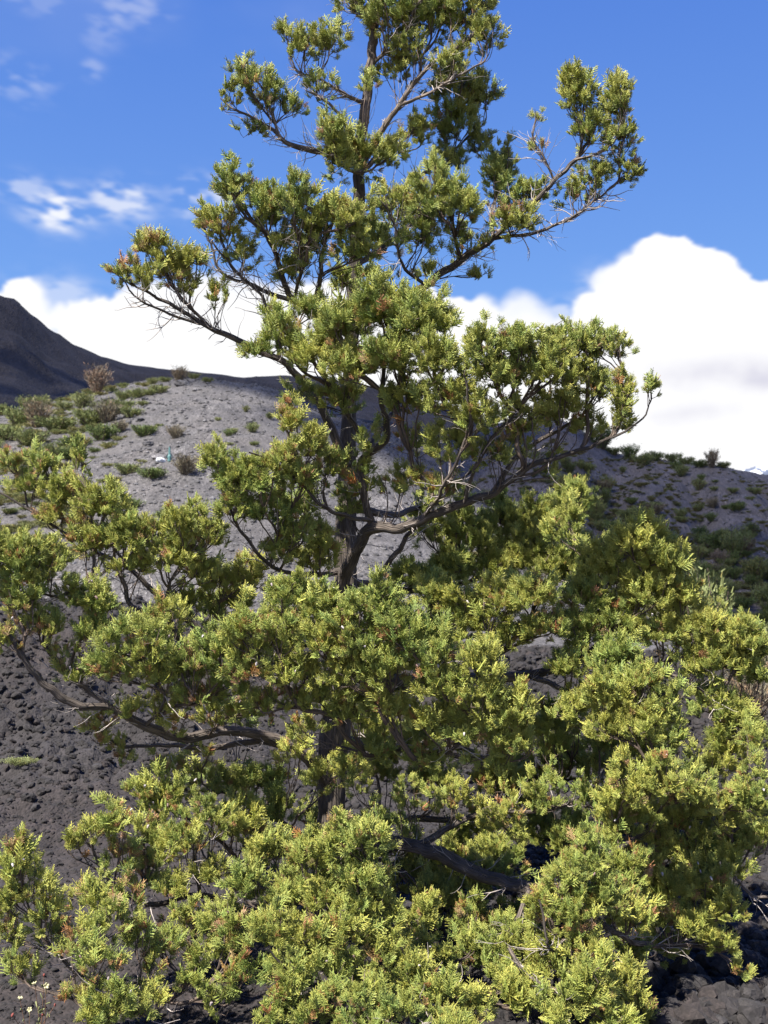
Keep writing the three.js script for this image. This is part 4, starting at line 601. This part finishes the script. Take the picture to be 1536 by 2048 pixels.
const scrub = (host, fn, n, q0, q1, D0, D1, col, keep) => { // low ground cover between the shrubs
  const list = []; for (let tries = 0; list.length < n && tries < n * 12; tries++) { const D = lerp(D0, D1, rnd()), q = rr(q0, q1), x = (q - 768) / F * D; if (rnd() < keep(x, -D, q)) list.push([x, fn(x, -D), -D]); }
  const im = shade(new THREE.InstancedMesh(protos[1].g, new THREE.MeshStandardMaterial({ color: col, vertexColors: true, roughness: 0.9 }), list.length)), m4 = new THREE.Matrix4();
  list.forEach(([x, y, z], i) => { const s = rr(0.22, 0.6); quat.setFromAxisAngle(UP, rr(0, 6.28)); im.setMatrixAt(i, m4.compose(V(x, y - 0.02, z), quat, V(s * rr(1, 1.6), s * 0.8, s))); const t = rr(0.75, 1.2); im.setColorAt(i, rgb(t * rr(0.95, 1.25), t, t)); });
  im.name = 'ground_scrub'; im.userData.kind = 'stuff'; host.add(im);
};
scrub(shadedHill, hillR, 1500, 950, 1750, 46, 95, rgb(0.13, 0.145, 0.055), (x, z) => clamp(0.15 + 2.4 * fbm(x * 0.09, 3, z * 0.07, 3) + 0.5 * sstep(-88, -60, z)));
scrub(screeHill, hillL, 420, -150, 330, 24, 55, rgb(0.16, 0.185, 0.065), (x, z, q) => clamp(2.2 * fbm(x * 0.25, 3, z * 0.2, 3) + 0.9 * sstep(330, 60, q)));
scrub(screeHill, hillL, 130, 850, 1450, 25, 46, rgb(0.18, 0.2, 0.075), (x, z, q) => clamp(0.3 + 2.2 * fbm(x * 0.25, 3, z * 0.2, 3)));
const shrubCol = { olive: rgb(0.155, 0.185, 0.06), green: rgb(0.10, 0.14, 0.036), pale: rgb(0.19, 0.215, 0.08), grey: rgb(0.17, 0.15, 0.10), rust: rgb(0.19, 0.155, 0.115) };
const shrubMats = Object.fromEntries(Object.entries(shrubCol).map(([k, c]) => [k, new THREE.MeshStandardMaterial({ color: c, vertexColors: true, roughness: 0.85 })]));
const colWord = { olive: 'olive green', green: 'dark green', pale: 'pale yellow-green', grey: 'grey-green', rust: 'rusty brown' };
const formWord = ['rounded', 'low spreading', 'brushy', 'upright'];
const shrubList = [];
function shrub(fn, px, py, w, type, colr, d0, place, label) { // py = foot of the shrub
  const p = hit(fn, px, py, d0, 140) ; if (!p) return;
  shrubList.push({ p, px, py, s: w / F * (-p.z) / [0.98, 1.1, 0.85, 0.66][type], type, colr, place, label });
}
const LH = 'the pale scree hill', RH = 'the shaded hillside';
for (const [x, y, w, t, c, lab] of [
  [195, 790, 56, 2, 'rust', 'rusty brown bush with bare tips standing against the dark mountain'], [290, 872, 60, 1, 'green', 'low dark green shrub alone on bare scree left of a small grey shrub'], [352, 877, 36, 0, 'grey', 'small grey-green shrub on bare scree right of a low dark shrub'],
  [304, 958, 60, 1, 'green', 'dense dark green shrub at the hill foot below the teal object'], [255, 948, 66, 1, 'olive', null], [372, 950, 62, 0, 'grey', 'grey-green shrub with yellow tips right of the teal object'], [332, 1045, 46, 0, 'green', null], [262, 1020, 60, 1, 'green', null], [465, 868, 28, 1, 'pale'], [458, 872, 24, 0, 'green'], [505, 866, 30, 0, 'olive'], [460, 892, 20, 1, 'pale'], [508, 892, 26, 1, 'olive'], [540, 838, 22, 0, 'olive'], [436, 842, 18, 1, 'pale'], [492, 825, 16, 2, 'olive'],
  [360, 766, 38, 2, 'grey', 'grey brushy shrub on the hill crest just above a flat boulder'], [388, 758, 30, 1, 'pale'], [396, 752, 16, 3, 'grey', 'thin upright sprig standing alone on the hill crest'], [415, 765, 26, 1, 'olive'], [330, 764, 30, 1, 'olive'], [305, 768, 30, 1, 'pale'],
  [40, 850, 80, 1, 'olive'], [115, 862, 88, 1, 'olive'], [85, 818, 40, 0, 'pale'], [180, 850, 76, 1, 'olive'], [232, 822, 72, 1, 'olive'], [205, 880, 72, 1, 'green'], [150, 900, 72, 1, 'green'], [60, 890, 76, 1, 'olive'], [262, 835, 60, 1, 'olive'], [240, 864, 40, 0, 'grey'], [10, 880, 68, 1, 'olive'], [100, 920, 80, 1, 'olive'], [140, 918, 64, 1, 'green'], [275, 795, 46, 1, 'olive'], [318, 786, 44, 1, 'pale'], [248, 800, 44, 1, 'olive'], [130, 820, 46, 1, 'pale'], [20, 935, 56, 1, 'olive'], [0, 830, 56, 1, 'olive'], [165, 815, 50, 0, 'pale'], [215, 845, 60, 0, 'grey'], [190, 905, 30, 1, 'green'], [285, 812, 26, 1, 'pale'], [60, 822, 50, 0, 'olive'], [300, 790, 30, 1, 'olive'], [-20, 900, 64, 1, 'olive'], [75, 855, 60, 2, 'grey'], [105, 1010, 46, 1, 'olive'], [30, 1060, 30, 1, 'olive'], [22, 1030, 30, 1, 'green'], [140, 960, 40, 1, 'green'], [620, 860, 40, 1, 'olive'], [640, 900, 40, 0, 'olive'], [600, 830, 24, 1, 'pale'], [755, 1060, 30, 1, 'olive'],
  [935, 985, 40, 0, 'olive'], [975, 1010, 44, 0, 'pale'], [1010, 1040, 50, 0, 'olive'], [1060, 1072, 46, 0, 'olive'], [1120, 1100, 40, 1, 'pale'], [1200, 1150, 50, 0, 'pale'], [1250, 1185, 44, 0, 'pale'], [1300, 1215, 44, 0, 'pale'],
]) shrub(hillL, x, y, w, t, c, 20, LH, lab);
for (const [x, y, w, t, c, lab] of [[1202, 896, 60, 0, 'green'], [1226, 910, 40, 1, 'olive'], [1260, 918, 40, 0, 'green'], [1297, 914, 14, 3, 'grey', 'slim upright grey shrub on the right ridge'], [1310, 922, 50, 1, 'green'], [1345, 924, 40, 1, 'olive'], [1361, 918, 18, 3, 'grey'], [1372, 928, 40, 1, 'olive'], [1424, 934, 36, 2, 'grey', 'dark brushy bush standing highest on the right ridge'], [1400, 934, 40, 1, 'green'], [1448, 936, 30, 1, 'olive'], [1468, 936, 26, 0, 'olive', 'small rounded bush at the right end of the ridge'], [1287, 930, 50, 1, 'olive'], [1352, 938, 26, 0, 'green'], [1466, 985, 30, 1, 'olive'], [1430, 965, 18, 1, 'green'], [1500, 1000, 22, 1, 'olive'], [1430, 1100, 60, 0, 'green'], [1440, 1130, 40, 0, 'rust', 'reddish brown dry patch of brush low on the shaded hillside']]) shrub(hillR, x, y, w, t, c, 42, RH, lab);
for (let k = 0, tries = 0; k < 200 && tries < 4000; tries++) {
  const x = rr(1120, 1590), y = rr(925, 1270), line = 905 + (x - 1180) * 0.45; if (y < hillRtop(x) + 12) continue;
  const dens = clamp(0.25 + 0.9 * sstep(line - 10, line + 130, y + 70 * N3(x * 0.012, y * 0.02, 3)) - 0.55 * sstep(0.05, 0.3, N3(x * 0.011 + 4, y * 0.03, 9))); if (rnd() > dens) continue;
  const w = rr(24, 58) * (0.7 + 0.5 * sstep(940, 1150, y)), t = rnd() < 0.5 ? 1 : rnd() < 0.7 ? 0 : 2, c = ['olive', 'green', 'green', 'olive', 'grey', 'olive'][Math.floor(rnd() * 6)];
  shrub(hillR, x, y, w, t, c, 42, RH); k++;
}
{ // rows along each slope, so that every shrub's place can be told
  const ord = (n) => n + (n % 100 > 10 && n % 100 < 14 ? 'th' : ['th', 'st', 'nd', 'rd'][n % 10] ?? 'th');
  const rows = {}; const bandName = { [LH]: [[770, 'along the crest'], [830, 'in the upper belt'], [900, 'in the middle belt'], [990, 'in the lower belt'], [9999, 'at the foot']], [RH]: [[940, 'along the ridge'], [985, 'just under the ridge'], [1030, 'in the upper belt'], [1080, 'in the middle belt'], [1130, 'below the middle'], [1190, 'in the lower belt'], [9999, 'at the foot']] };
  for (const s of shrubList) { s.band = bandName[s.place].find(([y]) => s.py < y)[1]; (rows[s.place + s.band] ??= []).push(s); }
  for (const r of Object.values(rows)) { r.sort((a, b) => a.px - b.px); r.forEach((s, i) => { s.auto = `${colWord[s.colr]} ${formWord[s.type].split(' ')[0]} shrub, ${ord(i + 1)} from left ${s.band} of ${s.place}`; }); }
  const roots = {};
  for (const s of shrubList) {
    const key = s.type + s.colr; let o;
    if (roots[key]) o = roots[key].clone(); else {
      o = new THREE.Group(); const f = shade(new THREE.Mesh(protos[s.type].g, shrubMats[s.colr])); f.name = 'foliage'; f.userData.kind = 'stuff'; const st = shade(new THREE.Mesh(protos[s.type].s, mTwig)); st.name = 'stems'; st.userData.kind = 'stuff'; o.add(f, st); roots[key] = o;
    }
    o.name = numbered('shrub'); o.position.copy(s.p); o.position.y -= 0.03; o.rotation.set(0, rr(0, 6.28), 0); o.scale.set(s.s * rr(0.9, 1.15), s.s * rr(0.8, 1.1), s.s * rr(0.9, 1.15)); o.userData = {};
    tag(o, s.label ?? s.auto, 'shrub', s.place === LH ? 'shrubs on the pale scree hill' : 'shrubs on the shaded hillside'); scene.add(o);
  }
  // bushes at the right edge, nearer
  for (const [x, y, d, w, t, c, lab] of [[1415, 1300, 13.5, 110, 3, 'pale', 'sunlit pale green bush behind the cedar at the right edge'], [1520, 1330, 13, 110, 0, 'pale', 'broad pale green bush behind the cedar touching the right edge'], [1500, 1480, 9.5, 110, 2, 'grey', 'dry grey brushy bush behind the cedar on the lava ground at right'], [1590, 1440, 10, 130, 2, 'grey', 'dry brushy bush cut by the right edge of the picture']]) {
    const p = P(x, y, d); p.y = lavaY(p.x, p.z); const o = new THREE.Group(), f = shade(new THREE.Mesh(protos[t].g, shrubMats[c])), st = shade(new THREE.Mesh(protos[t].s, mTwig)); f.name = 'foliage'; st.name = 'stems'; f.userData.kind = st.userData.kind = 'stuff'; o.add(f, st); o.name = numbered('shrub'); o.position.copy(p); o.scale.setScalar(w / F * d / [0.98, 1.1, 0.85, 0.66][t]); o.scale.y *= 1.2; tag(o, lab, 'shrub', 'bushes behind the cedar'); scene.add(o);
  }
}
// ---------------------------------------------------------------- small things
{ // teal upright object on the scree
  const p = hit(hillL, 339, 924, 20, 80), k = (-p.z) / F; // metres per pixel there
  const o = new THREE.Group(); o.name = 'teal_marker'; o.position.copy(p); tag(o, 'small weathered teal upright marker with two side loops on the grey scree', 'marker');
  const teal = new THREE.MeshStandardMaterial({ color: rgb(0.09, 0.2, 0.2), roughness: 0.5 }), dark = new THREE.MeshStandardMaterial({ color: rgb(0.035, 0.05, 0.06), roughness: 0.6 });
  const post = shade(new THREE.Mesh(new THREE.CylinderGeometry(1.6 * k, 2.6 * k, 18 * k, 10).translate(0, 21 * k, 0), teal)); post.name = 'post';
  const cap = shade(new THREE.Mesh(new THREE.CylinderGeometry(1.9 * k, 1.6 * k, 3 * k, 10).translate(0.6 * k, 29.5 * k, 0), dark)); cap.name = 'cap';
  const base = shade(new THREE.Mesh(new THREE.LatheGeometry([[0, -2], [3.6, -2], [4, 2], [3.4, 6], [4.4, 10], [3, 14], [0, 14.5]].map(([a, b]) => new THREE.Vector2(a * k, b * k)), 12), teal)); base.name = 'base';
  o.add(post, cap, base);
  for (const s of [-1, 1]) { const l = shade(new THREE.Mesh(new THREE.TorusGeometry(3 * k, 0.9 * k, 6, 14).scale(1, 1.25, 1).translate(s * 3.2 * k, 10 * k, 1.5 * k), dark)); l.name = 'loop'; o.add(l); }
  scene.add(o);
  const q = hit(hillL, 322, 924, 20, 80), b = shade(new THREE.Mesh(rockGeo(21, 2, 0.75, 0.4).scale(9 * k, 8 * k, 7 * k), new THREE.MeshStandardMaterial({ color: rgb(0.55, 0.57, 0.62), roughness: 0.85 }))); b.name = 'pale_boulder'; b.position.copy(q).setY(q.y + 3 * k); tag(b, 'pale bluish white boulder beside the small teal marker', 'boulder'); scene.add(b);
}
seed = 6161;
{ // small herb with pale flowers and red buds, bottom left
  const base = P(70, 2040, 3.7); base.y = lavaY(base.x, base.z); const o = new THREE.Group(); o.name = 'flowering_herb'; o.position.copy(base); tag(o, 'slender wild herb with cream flowers and red buds at the bottom left', 'plant');
  const mStem = new THREE.MeshStandardMaterial({ color: rgb(0.2, 0.11, 0.07), roughness: 0.8 }), mPet = new THREE.MeshStandardMaterial({ color: rgb(0.5, 0.47, 0.27), roughness: 0.7 }), mBud = new THREE.MeshStandardMaterial({ color: rgb(0.2, 0.045, 0.035), roughness: 0.7 }), mLf = new THREE.MeshStandardMaterial({ color: rgb(0.2, 0.22, 0.09), roughness: 0.7 });
  const petal = new THREE.SphereGeometry(1, 6, 4).scale(0.0045, 0.008, 0.002).translate(0, 0.007, 0), flower = mergeGeometries([0, 1, 2, 3, 4].map((i) => petal.clone().rotateX(0.7).rotateY(i * 1.257))), bud = new THREE.SphereGeometry(0.0038, 6, 5).scale(1, 1.6, 1), lf = new THREE.SphereGeometry(1, 6, 4).scale(0.004, 0.014, 0.002).translate(0, 0.013, 0);
  for (const [x, y, d, kind] of [[70, 1970, 3.62, 1], [60, 2020, 3.62, 1], [88, 1950, 3.64, 0], [25, 2030, 3.6, 0], [85, 2030, 3.62, 0], [40, 2000, 3.64, 1], [92, 1972, 3.6, 1], [110, 2010, 3.64, 2]]) {
    const tip = P(x, y, d).sub(base), mb = new MB(), mid = tip.clone().multiplyScalar(0.5).add(V(rr(-0.03, 0.03), 0, rr(-0.03, 0.03))); mb.tube([V(rr(-0.02, 0.02), -0.03, rr(-0.02, 0.02)), mid, tip], [0.0022, 0.0017, 0.001], 5);
    const s = shade(new THREE.Mesh(mb.geometry(false), mStem)); s.name = 'stem'; o.add(s);
    const h = shade(new THREE.Mesh(kind === 1 ? flower : bud, kind === 1 ? mPet : mBud)); h.name = kind === 1 ? 'flower' : 'bud'; h.position.copy(tip); h.rotation.set(rr(-0.5, 0.9), rr(0, 6), rr(-0.5, 0.5)); h.scale.setScalar(rr(0.9, 1.3)); o.add(h);
    for (let q = 0; q < 5; q++) { const l = shade(new THREE.Mesh(lf, mLf)); l.name = 'leaf'; l.position.copy(mid).lerp(tip, rr(-0.6, 0.8)); l.rotation.set(rr(-1.2, 1.2), rr(0, 6), rr(-1.2, 1.2)); o.add(l); }
  }
  scene.add(o);
  // weeds on the lava by the left edge
  const wp = hit(lavaY, 40, 1540, 3.5, 20), w = new THREE.Group(); w.name = 'weed_patch'; w.position.copy(wp); tag(w, 'little green weed growing on the lava gravel at the left edge', 'plant'); const f = shade(new THREE.Mesh(protos[1].g, shrubMats.pale)); f.name = 'foliage'; f.userData.kind = 'stuff'; w.add(f); w.scale.set(0.28, 0.12, 0.16); scene.add(w);
}
scene.traverse((o) => { if (o.isMesh) { o.castShadow = true; o.receiveShadow = true; } });
camera.updateMatrixWorld(true);
renderer.render(scene, camera);
